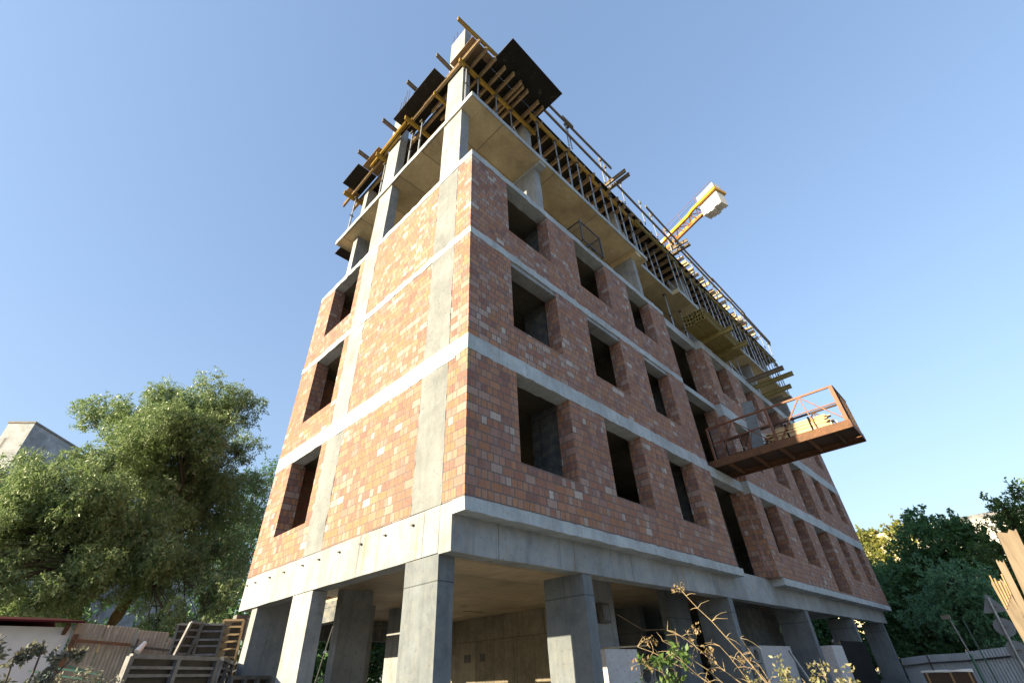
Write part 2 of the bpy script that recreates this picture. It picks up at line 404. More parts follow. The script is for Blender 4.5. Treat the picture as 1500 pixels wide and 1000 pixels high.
# edge beams and first slab
def seg_beam(x0, x1, y0, y1, z0, z1, mat, name='edge_beam'):
    return bp(name, MB().rough_box(x0, x1, y0, y1, z0, z1, .5, .006), mat)
seg_beam(0, BX - .15, .276, .56, -.712, -.006, 'conc')
lb = seg_beam(-.004, .30, .565, 8.05, -.69, -.004, 'conc')
for y in (7.88, 7.39, 6.61, 5.88, 5.02, 4.33, 3.54, 2.78, 2.01, 1.23): sub(MB().bar((-.05, y, -.17), (.02, y + .01, -.165), .05, .022), 'anchor_stub', M['darksteel'], lb)
seg_beam(.31, 1.5, 7.75, 8.05, -.69, -.25, 'conc')
seg_beam(1.5, 12, 12.6, 12.9, -.9, -.25, 'inner')
seg_beam(2.6, 2.9, 7.3, 12.6, -.75, -.25, 'inner')
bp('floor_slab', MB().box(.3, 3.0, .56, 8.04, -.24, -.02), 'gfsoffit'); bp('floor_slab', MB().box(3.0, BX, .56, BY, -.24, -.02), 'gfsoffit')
# the ledges under the brick
for (x0, x1, y0) in ((-.005, 10.0, -.012), (12.85, BX + .03, -.115)):
    bp('ledge', MB().rough_box(x0, x1, y0, .272, -.2, 0.0, .17, .009), 'band')
# ground floor inner walls
w = MB().wall('x', 9.62, 9.9, 6.2, 12.6, -3.4, -.25, []); bp('inner_wall', w, 'gfwall')
bp('inner_wall', MB().box(13.7, 17.0, 2.3, 2.55, -3.4, -.25), 'inner')
bp('inner_wall', MB().box(18.6, 22.4, 3.6, 3.85, -3.4, -.25), 'inner')
bp('inner_wall', MB().box(12.01, 28, 12.6, 12.9, -3.4, -.25), 'inner'); bp('inner_wall', MB().box(10, 12, 12.6, 12.9, -3.4, -.91), 'inner')
bp('inner_wall', MB().box(9.9, 13, 7.4, 7.65, -3.4, -.25), 'inner')
for y0, y1 in ((10.8, 11.15), (10.0, 10.25)): bp('wall_box', MB().box(9.60, 9.619, y0, y1, -1.65, -1.40), 'darksteel')
for x0, x1, y0, y1 in ((6.6, 6.8, 7.8, 7.9), (7.6, 8.5, 8.85, 8.95), (10.2, 11.0, 7.1, 7.2)): bp('conduit_slot', MB().box(x0, x1, y0, y1, -.246, -.2405), 'darksteel')
cb = bp('fuse_box', MB().box(5.75, 6.1, 1.87, 1.99, -1.25, -.85), 'darksteel')
sub(MB().box(5.8, 6.05, 1.85, 1.868, -1.2, -.9), 'lid', M['formgrey'], cb)

# storeys 1..3: slabs, bands, brick
heads = {1: (2.65, 2.58), 2: (5.78, 5.5), 3: (8.78, 8.62)}
Awin = ((1.26, 2.91), (4.2, 5.8), (7.1, 8.6)); Bwin = ((13.4, 14.95), (16.4, 18.0), (19.25, 21.2), (22.7, 24.05), (25.65, 27.0))
for k in (1, 2, 3):
    zb = 3 * (k - 1); zt = 3 * k; ha, hb = heads[k]; sill = (.82, 3.81, 6.85)[k - 1]
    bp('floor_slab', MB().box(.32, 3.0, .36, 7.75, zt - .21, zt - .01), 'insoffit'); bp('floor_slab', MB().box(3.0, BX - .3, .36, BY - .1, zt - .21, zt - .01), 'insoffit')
    # right face, section A
    bp('brick_wall', MB().wall('y', 0, .38, 0, 9.75, zb + (.003), ha, [(a, b, sill, ha) for a, b in Awin]), 'brick')
    bp('concrete_band', MB().rough_box(-.006, 9.76, -.008, .36, ha + .002, zt, .17, .011), 'band')
    # lintels seen in the top of the openings
    for i, (a, b) in enumerate(Awin):
        if k == 2: bp('lintel', MB().rough_box(a + .003, b - .003, .03, .36, ha - .13, ha - .004, .4, .004), 'conc')
    # recess
    bp('concrete_band', MB().rough_box(9.765, 12.595, .12, .45, ha if k < 3 else hb, zt, .4, .005), 'band')
    bp('brick_wall', MB().box(12.42, 12.597, .14, .55, zb + .003, ha - .01), 'brick')
    # section B
    wins = [(a, b, (zb + .07 if i == 2 else zb + .78), hb) for i, (a, b) in enumerate(Bwin)]
    bp('brick_wall', MB().wall('y', -.1, .3, 12.6, BX, zb + .003, hb, wins), 'brick')
    bp('concrete_band', MB().rough_box(12.6, BX + .01, -.108, .29, hb + .002, zt, .2, .011), 'band')
    # left face
    hl = (2.6, 5.8, 8.8)[k - 1]
    for (y0, y1, holes) in ((.385, .54, []), (1.345, 4.35, []), (5.12, 8.05, [(5.4, 7.03, zb + .75, hl)])):
        bp('brick_wall', MB().wall('x', 0, .38, y0, y1, zb + .003, hl, holes), 'brick')
    bp('concrete_band', MB().rough_box(-.008, .31, .366, 8.056, hl + .002, zt + .004, .17, .011), 'band')
    for (y0, y1) in ((.545, 1.34), (4.355, 5.115)):
        bp('infill_column', MB().rough_box(-.004, .32, y0, y1, zb + .002, hl, .14, .009), 'infill' if y0 < 1 or k < 2 else 'column')
    # rear and end walls, inner partitions
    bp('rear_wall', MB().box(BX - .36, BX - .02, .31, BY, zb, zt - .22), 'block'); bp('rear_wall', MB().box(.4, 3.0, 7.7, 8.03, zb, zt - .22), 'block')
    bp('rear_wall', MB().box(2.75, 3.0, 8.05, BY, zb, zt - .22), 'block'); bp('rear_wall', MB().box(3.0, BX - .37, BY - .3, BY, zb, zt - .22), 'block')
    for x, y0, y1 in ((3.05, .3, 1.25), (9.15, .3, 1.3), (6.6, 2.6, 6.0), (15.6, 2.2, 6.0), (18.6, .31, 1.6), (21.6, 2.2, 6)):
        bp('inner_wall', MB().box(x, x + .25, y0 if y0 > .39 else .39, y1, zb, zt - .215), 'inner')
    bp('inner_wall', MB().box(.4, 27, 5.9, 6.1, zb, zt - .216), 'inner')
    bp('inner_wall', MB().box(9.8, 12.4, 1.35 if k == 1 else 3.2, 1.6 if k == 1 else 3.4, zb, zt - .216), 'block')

# storey 4: open, columns and its roof slab
top = MB()
for (x0, x1, y0) in ((-.04, 9.8, 0.0), (9.8, 12.55, .34), (12.55, BX, .02)):
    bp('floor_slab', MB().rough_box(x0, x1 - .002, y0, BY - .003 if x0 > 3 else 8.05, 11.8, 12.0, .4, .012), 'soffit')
    bp('slab_edge', MB().rough_box(x0 - .003, x1 - .003, y0 - .02, y0 + .002, 11.795, 12.004, .3, .006), 'band')
bp('slab_edge', MB().rough_box(-.058, -.038, -.01, 8.07, 11.79, 12.004, .3, .006), 'band')
for (x0, x1, y0, y1) in ((0, .3, .53, 1.36), (0, .3, 4.22, 5.02), (.35, .95, 7.05, 7.35), (3.0, 3.27, .3, 1.2), (8.95, 9.2, .3, 1.2), (15.2, 15.5, .3, 1.2), (21.25, 21.5, .3, 1.2),
                         (26.7, 27, .3, 1.2), (6, 6.3, 6, 7), (12.4, 12.7, 6, 7), (18, 18.3, 6, 7)):
    column(x0 - .002, x1, y0, y1, 9.0, 11.80)
bp('drop_beam', MB().rough_box(2.98, 3.29, .02, 1.4, 11.66, 11.80, .4, .005), 'band')
bp('drop_beam', MB().rough_box(8.9, 9.25, .02, 1.4, 11.64, 11.80, .4, .005), 'soffit')
bp('rear_wall', MB().box(3.0, BX - .3, 8.2, 8.5, 9.0, 11.8), 'inner')
bp('rear_wall', MB().box(4.5, 4.8, 2.4, 8.2, 9.0, 11.8), 'inner')
# storey 5: columns cast up through the formwork
def rebars(col, x0, x1, y0, y1, z, hs):
    for i, h in enumerate(hs):
        x = (x0 + .05, x1 - .05)[i % 2]; y = y0 + .06 + (y1 - y0 - .12) * (i // 2) / max(1, (len(hs) - 1) // 2)
        sub(MB().tube((x, y, z - .02), (x + random.uniform(-.04, .04), y + random.uniform(-.04, .04), z + h), .011, n=5), 'rebar', M['rustdark'], col)
c1 = column(0, .3, .55, 1.36, 12.0, 17.75, 'column', .004); rebars(c1, 0, .3, .55, 1.36, 17.75, (.5, 1.0, .4, .9, .75, .6, .8, .5))
c2 = column(0, .3, 4.24, 5.02, 12.0, 17.5, 'column', .004); rebars(c2, 0, .3, 4.24, 5.02, 17.5, (1.2, .8, 1.5, 1.0, 1.3, .9, 1.1, 1.4))
c3 = column(.35, .95, 7.05, 7.35, 12.0, 14.8, 'column', .004)
for x in (3.0, 8.95, 15.2, 21.25, 26.7): 
    c = column(x, x + .27, .5, 1.3, 12.0, 15.4, 'column', .004)
    if x < 16: rebars(c, x, x + .27, .5, 1.3, 15.4, (.9, 1.2, .8, 1.1))

# ------------------------------------------------------------------ formwork of the top floor
sheet = MB().box(.35, 3.2, .02, 8.0, 14.9, 14.921).box(3.2, BX, .02, BY, 14.9, 14.921)
deck = tag(sheet.build('deck_sheet', M['ply']), 'wide black plywood deck laid over the timber beams of the top floor', 'formwork deck')
def panel(x0, x1, y0, y1, z, mats, label, name='plywood_panel', grp=None, tilt=0):
    p = thing(name, label, 'plywood panel', ((x0 + x1) / 2, (y0 + y1) / 2, z), grp)
    MB().box(x0, x1, y0, y1, z, z + .018).build('sheet', M[mats], p)
    e = MB(); t = .004
    e.box(x0 - t, x0 - .0005, y0, y1, z - .001, z + .02); e.box(x1 + .0005, x1 + t, y0, y1, z - .001, z + .02); e.box(x0, x1, y0 - t, y0 - .0005, z - .001, z + .02); e.box(x0, x1, y1 + .0005, y1 + t, z - .001, z + .02)
    e.build('sheet_edge', M['ply_edge'] if mats != 'ply' else M['darksteel'], p)
    return p
panel(.68, 3.25, -1.16, .015, 14.925, 'ply', 'large black plywood panel jutting out furthest over the near corner of the roof')
panel(-.3, .665, -.26, .9, 14.93, 'ply_brown', 'small brown plywood panel at the near corner beside the tallest column')
panel(-.60, .30, 1.39, 2.62, 14.925, 'ply', 'black plywood panel over the left face next to the tallest column')
panel(-.59, .30, 2.625, 3.9, 14.928, 'ply', 'dark grey plywood panel over the left face, second from the tallest column')
panel(-.37, .34, 5.25, 6.42, 14.928, 'ply_brown', 'brown plywood panel over the left face between the second column and the far black panel')
panel(-.55, .30, 6.45, 7.7, 14.925, 'ply', 'black plywood panel at the far left end of the roof formwork')
panel(-.25, .3, 7.72, 8.2, 14.93, 'wood', 'small tan plywood offcut at the far left end of the formwork')
panel(.1, .75, 7.9, 8.35, 11.64, 'ply', 'small black plywood sheet under the far left end of the open floor')

def beam(p0, p1, mat, label, cat='timber beam', grp=None, name='timber_beam', w=.08, h=.2):
    o = MB().ibeam(p0, p1, w, h).build(name, M[mat])
    return tag(o, label, cat, grp)
# left face
G1 = 'short cross beams under the left formwork'
for i, (y, xa, xb) in enumerate(((.49, -.24, .9), (1.93, -.18, .9), (3.36, -.4, .95), (5.35, -.36, .8), (7.8, -.36, .8))):
    beam((xa, y, 14.59), (xb, y, 14.59), 'yellow', 'short yellow cross beam poking out under the left formwork, ' +
         ('nearest the tallest column', 'second from the near corner', 'on the middle props', 'just past the second column', 'at the far left end')[i], grp=G1)
beam((-.08, .2, 14.8), (-.08, 4.1, 14.8), 'wood', 'long timber beam along the left roof edge beside the tallest column')
beam((-.12, 3.3, 14.80), (-.02, 6.3, 14.80), 'yellow', 'bright yellow beam along the left roof edge crossing the second column')
beam((-.22, 3.6, 14.81), (-.16, 6.1, 14.81), 'yellow', 'yellow beam doubled beside the one crossing the second column')
beam((-.05, 5.2, 14.795), (.02, 8.6, 14.795), 'wood', 'long timber beam along the left roof edge past the second column')
G2 = 'inner joists under the left formwork'
for x in (.42, .82):
    for (a, b) in ((1.4, 4.2), (5.05, 8.5)):
        beam((x, a, 14.79), (x, b, 14.79), 'wood', 'brown joist under the left formwork behind the edge beam', grp=G2)
G3 = 'beams standing out of the left roof edge'
for i, (x, y, z) in enumerate(((-.75, 1.1, 15.1), (-.95, 2.54, 15.12), (-.8, 4.34, 15.1), (-.79, 6.12, 15.08))):
    beam((x, y, z + .1), (.9, y + .05, z + .1), 'wood_pale', 'grey timber beam end sticking out above the left roof edge, ' + ('nearest the tallest column', 'above the near black panel', 'above the second column', 'farthest from the near corner')[i], grp=G3)
# near corner, right face
beam((-.25, .46, 14.56), (3.5, .44, 14.56), 'yellow', 'bright yellow main beam under the joists of the near roof corner')
beam((-.95, -.27, 15.1), (.75, -.35, 15.1), 'yellow', 'beam poking past the top of the tallest column at the near corner')
G4 = 'joists fanned under the near corner panels'
for i, x in enumerate((-.1, .24, .65, 1.08, 1.44, 1.83, 1.99, 2.21, 2.78, 3.05)):
    y0 = (-.4, -.39, -.37, -.39, -.47, -.45, -.39, -.4, -.41, -.39)[i]
    beam((x, y0, 14.79), (x, 2.6, 14.79), 'wood', 'pale joist under the black panels of the near roof corner', grp=G4)
# long right face: two rows of main beams, joists, props
G5 = 'main beams along the right roof edge'
x = 2.8; i = 0
while x < 27.6:
    L = min(3.9, 28.3 - x)
    beam((x, .05 + .09 * (i % 2), 14.52), (x + L, .05 + .09 * (i % 2), 14.52), 'yellow' if i < 2 else 'olive', 'yellow main beam on the outer row of props along the right roof edge', grp=G5)
    x += L - .35; i += 1
G6 = 'main beams of the inner prop row'
x = 3.4; i = 0
while x < 27:
    L = min(3.9, 28 - x)
    beam((x, 1.45 + .09 * (i % 2), 14.52), (x + L, 1.45 + .09 * (i % 2), 14.52), 'yellow', 'yellow main beam on the inner row of props behind the right roof edge', grp=G6)
    x += L - .35; i += 1
G7 = 'joists along the right roof edge'
x = 3.45
while x < 27.9:
    beam((x, -.02 + random.uniform(-.05, .12), 14.745), (x, 3.0, 14.745), 'wood', 'timber joist under the deck along the right roof edge', grp=G7, h=.2)
    x += random.uniform(.5, .62)
beam((7.7, -.98, 15.05), (7.7, .8, 15.05), 'wood_pale', 'pale beam of the first pair jutting over the right roof edge, nearer the corner')
beam((7.97, -1.0, 15.05), (7.97, .8, 15.05), 'wood_pale', 'pale beam of the first pair jutting over the right roof edge, farther from the corner')
beam((13.28, -.95, 15.05), (13.2, .8, 15.05), 'wood_pale', 'pale beam of the pair jutting out under the crane boom, nearer the corner')
beam((13.62, -.92, 15.05), (13.62, .8, 15.05), 'wood_pale', 'pale beam of the pair jutting out under the crane boom, farther from the corner')

# props
def make_prop(x, y, z0, z1, label, grp, first=None):
    h = z1 - z0
    if first is not None and abs(first['h'] - h) < .06:
        r = first.copy(); COL.objects.link(r); r.location = (x, y, z0 + Z0); r['label'] = label; r['group'] = grp; r.rotation_euler = (random.uniform(-.012, .012), random.uniform(-.012, .012), random.uniform(0, 6))
        for ch in first.children: c = ch.copy(); COL.objects.link(c); c.parent = r
        return r
    p = thing('steel_prop', label, 'prop', (x, y, z0), grp); p['h'] = h
    MB().tube((x, y, z0 + .012), (x, y, z0 + h * .56), .034, n=10).build('outer_tube', M['steel'], p)
    MB().tube((x, y, z0 + h * .565), (x, y, z1 - .012), .025, n=8).build('inner_tube', M['steel'], p)
    MB().tube((x, y, z0 + h * .53), (x, y, z0 + h * .57), .05, n=10).bar((x - .1, y, z0 + h * .55), (x + .1, y, z0 + h * .55), .02, .02).build('collar', M['darksteel'], p)
    MB().box(x - .07, x + .07, y - .07, y + .07, z0 + .001, z0 + .012).build('base_plate', M['steel'], p)
    MB().box(x - .07, x + .07, y - .07, y + .07, z1 - .012, z1 - .001).box(x - .07, x - .055, y - .07, y + .07, z1, z1 + .06).box(x + .055, x + .07, y - .07, y + .07, z1, z1 + .06).build('head_plate', M['darksteel'], p)
    return p
first = None
GP = 'steel props along the right roof edge'
xs = [3.16, 4.22, 4.88, 5.53, 6.38, 7.21]; x = 7.21
while x < 27.2: x += random.choice((.62, .7, .78, .95)); xs.append(x)
for x in xs:
    y = .07 if x < 9.8 or x > 12.5 else .42
    p = make_prop(x, y, 12.0, 14.42, 'galvanised steel prop in the outer row under the beams of the right roof edge', GP, first); first = first or p
GQ = 'steel props of the inner row'
x = 3.9
while x < 27:
    make_prop(x, 1.48 + random.uniform(-.05, .05), 12.0, 14.42, 'galvanised steel prop in the inner row behind the right roof edge', GQ, first); x += random.uniform(.9, 1.2)
for i, x in enumerate((.06, .57, 1.43, 2.18)):
    make_prop(x, .45, 12.0, 14.46, 'steel prop under the near corner beam, ' + ('beside the tallest column', 'second from the tallest column', 'third from the tallest column', 'fourth from the tallest column')[i], 'props under the near corner beam', first)
for y, l in ((3.62, 'thicker grey prop of the pair in the middle of the left face'), (3.02, 'thinner grey prop of the pair in the middle of the left face'),
             (5.45, 'grey prop close beside the second column on the left face'), (7.68, 'grey prop at the far left end of the open top floor')):
    make_prop(.14, y, 12.0, 14.48, l, 'props under the left formwork', first)
for x, y, l in ((12.25, .6, 'dark steel prop on the open floor left of the stack of beams'), (13.9, .7, 'dark steel prop on the open floor behind the stack of beams'),
                (19.8, .5, 'dark steel prop on the open floor beside the yellow cantilever beams')):
    make_prop(x, y, 9.0, 11.8, l, 'props on the open floor')
# guard rails over the right edge
GR = 'guard rail timbers over the right roof edge'
for (p0, p1, m, l) in (((3.3, -.2, 16.16), (8.2, -.2, 16.57), 'rail_wood', 'upper guard rail timber from the big black panel towards the first jutting pair'),
                       ((3.1, -.2, 15.28), (7.9, -.2, 15.44), 'rail_wood', 'lower guard rail timber from the big black panel towards the first jutting pair'),
                       ((4.6, -.24, 16.34), (5.3, -.24, 16.42), 'rail_wood', 'short timber lapped onto the upper guard rail near the big black panel'),
                       ((8.25, -.2, 15.45), (13.5, -.2, 15.5), 'rail_wood', 'long guard rail timber left of the crane boom'),
                       ((11.1, -.22, 16.40), (14.5, -.22, 16.3), 'rail_wood', 'upper guard rail timber crossing in front of the crane boom'),
                       ((14.2, -.2, 16.22), (18.6, -.2, 16.2), 'rail_wood', 'first upper guard rail timber right of the crane boom'),
                       ((18.3, -.24, 16.2), (23, -.24, 16.16), 'rail_wood', 'second upper guard rail timber right of the crane boom'),
                       ((22.8, -.2, 16.12), (27.4, -.2, 16.06), 'rail_wood', 'farthest upper guard rail timber at the right end of the roof'),
                       ((13.9, -.2, 15.68), (20.2, -.2, 15.68), 'rail_wood', 'lower guard rail timber right of the crane boom'),
                       ((20, -.24, 15.66), (26.9, -.24, 15.6), 'rail_wood', 'lower guard rail timber at the right end of the roof'),
                       ((8.9, .05, 15.02), (10.7, .05, 15.0), 'rail_wood', 'short timber lying on the deck edge left of the crane boom')):
    o = MB().bar(p0, p1, .06, .15).build('rail_timber', M[m]); tag(o, l, 'timber', GR)
GS = 'guard rail posts on the roof edge'
fp = None
for x in (4.9, 5.1, 7.35, 7.75, 8.9, 10.6, 11.7, 13.1, 14.0, 15.6, 17.0, 18.4, 19.7, 21.2, 22.7, 24.2, 25.5, 26.8):
    if fp is None:
        fp = thing('rail_post', 'steel guard rail post standing on the edge of the roof formwork', 'post', (x, -.12, 14.7), GS)
        MB().tube((x, -.12, 14.7), (x, -.12, 15.7), .028, n=8).build('tube', M['steel'], fp)
        MB().tube((x, -.12, 15.68), (x, -.12, 16.5), .022, n=8).build('inner_tube', M['steel'], fp)
        MB().tube((x, -.12, 15.64), (x, -.12, 15.72), .045, n=8).build('collar', M['darksteel'], fp)
        MB().box(x - .04, x + .04, -.19, -.08, 16.2, 16.35).build('rail_clamp', M['darksteel'], fp)
    else:
        r = fp.copy(); COL.objects.link(r); r.location = (x, -.12, 14.7 + Z0); r.rotation_euler = (random.uniform(-.02, .02), random.uniform(-.04, .04), 0)
        for ch in fp.children: c = ch.copy(); COL.objects.link(c); c.parent = r
# short timbers laid across the deck edge, their ends lit
GT = 'short timber ends on the right roof edge'
x = 13.9; proto = None
while x < 24.6:
    if proto is None: proto = tag(MB().ibeam((x, -.16, 15.27), (x, 1.6, 15.27)).build('short_timber', M['board']), 'short timber in the row of lit beam ends on the right roof edge', 'timber', GT); x0 = x; px = proto.location.x
    else: r = proto.copy(); COL.objects.link(r); r.location.x = px + x - x0; r.location.y += random.uniform(-.12, .08); r.location.z += random.uniform(-.2, .06)
    x += random.uniform(.24, .55)

# stack of long formwork beams on the open floor, carried by two cantilever beams
GC = 'yellow beams sticking out of the open floor'
for i, (x, y0, y1, m) in enumerate(((13.0, -1.42, 2, 'olive'), (14.52, -1.42, 2, 'olive'), (17.9, -1.78, 1.5, 'wood_pale'), (18.78, -1.92, 1.5, 'olive'), (20.02, -1.43, 1.5, 'olive'), (21.4, -1.0, 1.5, 'wood_pale'))):
    beam((x, y0, 9.12), (x, y1, 9.12), m, ('weathered yellow beam carrying the left end of the stacked beams', 'weathered yellow beam carrying the right end of the stacked beams', 'grey beam sticking out of the open floor right of the stack',
         'yellow beam sticking out of the open floor, highest of the far three', 'yellow beam sticking out just above the loading platform', 'grey beam sticking out behind the top rail of the loading platform')[i], grp=GC, h=.22, w=.1)
GB = 'long beams stacked over the edge of the open floor'
proto = None
for lay in range(3):
    for j in range(8):
        y = -.86 + j * .118 + random.uniform(-.01, .01); dx = random.uniform(-.06, .06); z = 9.335 + lay * .205
        if proto is None:
            proto = tag(MB().ibeam((11.75, y, z), (15.6, y, z), .11, .2).build('stacked_beam', M['olive']), 'weathered yellow beam in the neat stack overhanging the open floor', 'timber beam', GB); base = (proto.location.x, y, z, proto.location.z)
        else: r = proto.copy(); COL.objects.link(r); r.location = (base[0] + dx, y, base[3] + z - base[2])
# loose tubes dumped on the floor edges
GD = 'steel tubes dumped on the open floor edge'
for i in range(16):
    x = random.uniform(15.3, 17.9); L = random.uniform(1, 2)
    o = MB().tube((x, random.uniform(-.16, .2), 9.03 + .03 + i * .022), (x + L, random.uniform(-.1, .3), 9.1 + i * .026), .028, n=6).build('loose_tube', M['steel']); tag(o, 'galvanised tube in the tangle on the open floor right of the stacked beams', 'steel tube', GD)
GE = 'steel tubes dumped on the top floor edge'
for x0, x1, k in ((2.6, 3.6, 6), (5.6, 6.6, 5), (8.2, 9.4, 6), (12.6, 14.6, 12)):
    for i in range(k):
        x = random.uniform(x0, x1); L = random.uniform(.4, .9)
        o = MB().tube((x, random.uniform(.03, .3), 12.03 + random.uniform(0, .1)), (x + L * random.choice((-1, 1)), random.uniform(.03, .4), 12.06 + random.uniform(.05, .5)), .02, n=6).build('loose_tube', M['steel'])
        tag(o, 'short steel tube lying among the props at the edge of the top floor', 'steel tube', GE)

# wire cage standing on the third band
cg = thing('wire_cage', 'small dark wire mesh cage standing on the edge of the open floor over the windows', 'cage', (5.15, .35, 9.02))
fr = MB()
X0, X1, Y0, Y1, ZA, ZB = 4.62, 5.74, -.1, .7, 9.03, 9.95
for a, b in (((X0, Y0), (X1, Y0)), ((X1, Y0), (X1, Y1)), ((X1, Y1), (X0, Y1)), ((X0, Y1), (X0, Y0))):
    for z in (ZA, ZB): fr.bar((*a, z), (*b, z), .035, .035)
for a in ((X0, Y0), (X1, Y0), (X1, Y1), (X0, Y1)): fr.bar((*a, ZA), (*a, ZB + .07), .05, .05)
fr.build('frame', M['darksteel'], cg)
ms = MB()
for i in range(1, 11):
    z = ZA + (ZB - ZA) * i / 11
    ms.tube((X0, Y0, z), (X1, Y0, z), .004, n=4).tube((X0, Y1, z), (X1, Y1, z), .004, n=4).tube((X0, Y0, z), (X0, Y1, z), .004, n=4).tube((X1, Y0, z), (X1, Y1, z), .004, n=4)
for i in range(1, 12):
    x = X0 + (X1 - X0) * i / 12; ms.tube((x, Y0, ZA), (x, Y0, ZB), .004, n=4).tube((x, Y1, ZA), (x, Y1, ZB), .004, n=4)
for i in range(1, 8):
    y = Y0 + (Y1 - Y0) * i / 8; ms.tube((X0, y, ZA), (X0, y, ZB), .004, n=4).tube((X1, y, ZA), (X1, y, ZB), .004, n=4)
ms.build('mesh', M['darksteel'], cg)
for i in range(14):
    x = random.uniform(X0 + .1, X1 - .35); y = random.uniform(Y0 + .08, Y1 - .1)
    tag(MB().tube((x, y, 9.08 + i * .012), (x + .28, y + random.uniform(-.04, .04), 9.1 + random.uniform(0, .3)), .02, n=6).build('clamp_rod', M['darksteel']), 'dark steel rod heaped in the wire cage', 'rod', 'steel rods in the wire cage')

# ------------------------------------------------------------------ loading platform
P = thing('loading_platform', 'rusty steel loading platform with railings sticking out of the long facade', 'platform', (11.25, -1.8, 3.01))
PX0, PX1, PY0, PY1 = 10.52, 12.05, -3.86, .5
def chan(m, x, y0, y1, z0, z1, d):
    m.box(x, x + .014 * d, y0, y1, z0, z1) if d > 0 else m.box(x + .014 * d, x, y0, y1, z0, z1)
    a, b = (x, x + .07 * d) if d > 0 else (x + .07 * d, x)
    m.box(a, b, y0, y1, z1 + .0005, z1 + .012); m.box(a, b, y0, y1, z0 - .012, z0 - .0005)
m = MB(); chan(m, PX0, PY0, PY1, 3.02, 3.22, 1); m.build('side_channel', M['rust'], P)
m = MB(); chan(m, PX1, PY0, PY1, 3.02, 3.22, -1); m.build('side_channel', M['rust'], P)
MB().box(PX0, PX1, PY0 - .016, PY0 - .001, 3.02, 3.23).build('end_channel', M['rust'], P)
MB().box(PX0 + .07, PX1 - .07, PY0, PY1, 3.185, 3.2).build('deck_plate', M['rustdark'], P)
for y in (-3.4, -2.7, -1.9, -1.1, -.3): MB().bar((PX0 + .02, y, 3.1), (PX1 - .02, y, 3.1), .07, .12).build('cross_member', M['rustdark'] if y < -3 else M['rust'], P)
for x, s in ((PX0 + .04, 1), (PX1 - .04, -1)):
    f = MB(); zr = 4.31; zm = 3.78
    f.bar((x, PY1 - .5, zr), (x, PY0 + .02, zr), .05, .055); f.bar((x, -1.92, zm + .02), (x, .0, zm), .04, .035)
    if s > 0: f.bar((x, -3.85, zm + .03), (x, -2.2, zm + .03), .03, .03)
    f.bar((x, -1.93, 3.23), (x, -1.93, zr), .07, .07); f.bar((x, .0, 3.23), (x, .0, zr), .06, .06); f.bar((x, PY0 + .05, 3.23), (x, PY0 + .05, zr + .02), .10, .08)
    f.bar((x, -.86, zr), (x, -.2, 3.23), .03, .03); f.bar((x, -.86, zr), (x, -1.85, 3.23), .03, .03); f.bar((x, -.9, zr), (x, -1.0, 3.23), .02, .02)
    f.bar((x, -2.93, zr), (x, -2.05, 3.23), .035, .035); f.bar((x, -2.93, zr), (x, -3.05, 3.23), .028, .028); f.bar((x, -2.93, zr), (x, -3.78, 3.3), .028, .028)
    f.bar((x, -1.35, zm), (x, -1.1, 3.23), .025, .025)
    f.build('railing', M['rail_rust'] if s > 0 else M['rustdark'], P)
for y in (-3.5, -.95):
    pts = [(PX0 + .04, y - .07, 3.23)] + [(PX0 + .04, y - .07 * math.cos(a), 3.31 + .07 * math.sin(a)) for a in np.linspace(0, math.pi, 7)] + [(PX0 + .04, y + .07, 3.23)]
    MB().path(pts, .012, .012, 6).build('lifting_eye', M['steel'], P)
m = MB()
for i in range(9): m.bar((PX0 + .12 + .16 * i, PY0 + .01, 3.24), (PX0 + .12 + .16 * i, PY0 + .01, 4.3), .035, .02)
m.bar((PX0 + .06, PY0 + .01, 4.31), (PX1 - .06, PY0 + .01, 4.31), .05, .05); m.build('end_grating', M['rustdark'], P)
# boards stacked on it
GBo = 'boards stacked on the loading platform'
proto = None
for lay in range(13):
    for j in range(5):
        L = random.uniform(1.45, 1.75); y = -3.38 + random.uniform(-.08, .16); x = PX0 + .2 + j * .155 + random.uniform(-.02, .02) + (.05 if lay > 8 else 0); z = 3.23 + lay * .034
        o = MB().bar((x, y, z), (x + random.uniform(-.03, .03), y + L, z + random.uniform(-.004, .004) + (.012 if random.random() < .2 else 0)), .145, .028).build('stacked_board', M['board'])
        tag(o, 'rough sawn board in the strapped stack on the loading platform', 'board', GBo)
for y in (-2.3, -2.95):
    o = MB().box(PX0 + .1, PX0 + .108, y, y + .045, 3.215, 3.69).box(PX0 + .108, PX0 + .99, y, y + .045, 3.682, 3.69).box(PX0 + .99, PX0 + .998, y, y + .045, 3.215, 3.69)
    tag(o.build('strap', M['black']), 'black strap round the boards, ' + ('nearer the facade' if y > -2.6 else 'nearer the outer end of the platform'), 'strap')
o = MB().add([(11.35, -.95, 3.2), (11.38, -1.32, 3.2), (11.62, -1.42, 5.22), (11.58, -1.08, 5.25), (11.38, -.95, 3.2), (11.41, -1.32, 3.2), (11.65, -1.42, 5.22), (11.61, -1.08, 5.25)],
             [(0, 1, 2, 3), (7, 6, 5, 4), (0, 4, 5, 1), (1, 5, 6, 2), (2, 6, 7, 3), (3, 7, 4, 0)])
mb = MB(); mb.add([(11.35, -.95, 3.2), (11.38, -1.32, 3.2), (11.62, -1.42, 5.22), (11.58, -1.08, 5.25), (11.38, -.95, 3.2), (11.41, -1.32, 3.2), (11.65, -1.42, 5.22), (11.61, -1.08, 5.25)],
             [(0, 1, 2, 3), (7, 6, 5, 4), (0, 4, 5, 1), (1, 5, 6, 2), (2, 6, 7, 3), (3, 7, 4, 0)])
tag(mb.build('steel_formwork_panel', M['bluesteel']), 'tall narrow blue grey steel panel standing on the loading platform', 'formwork panel')

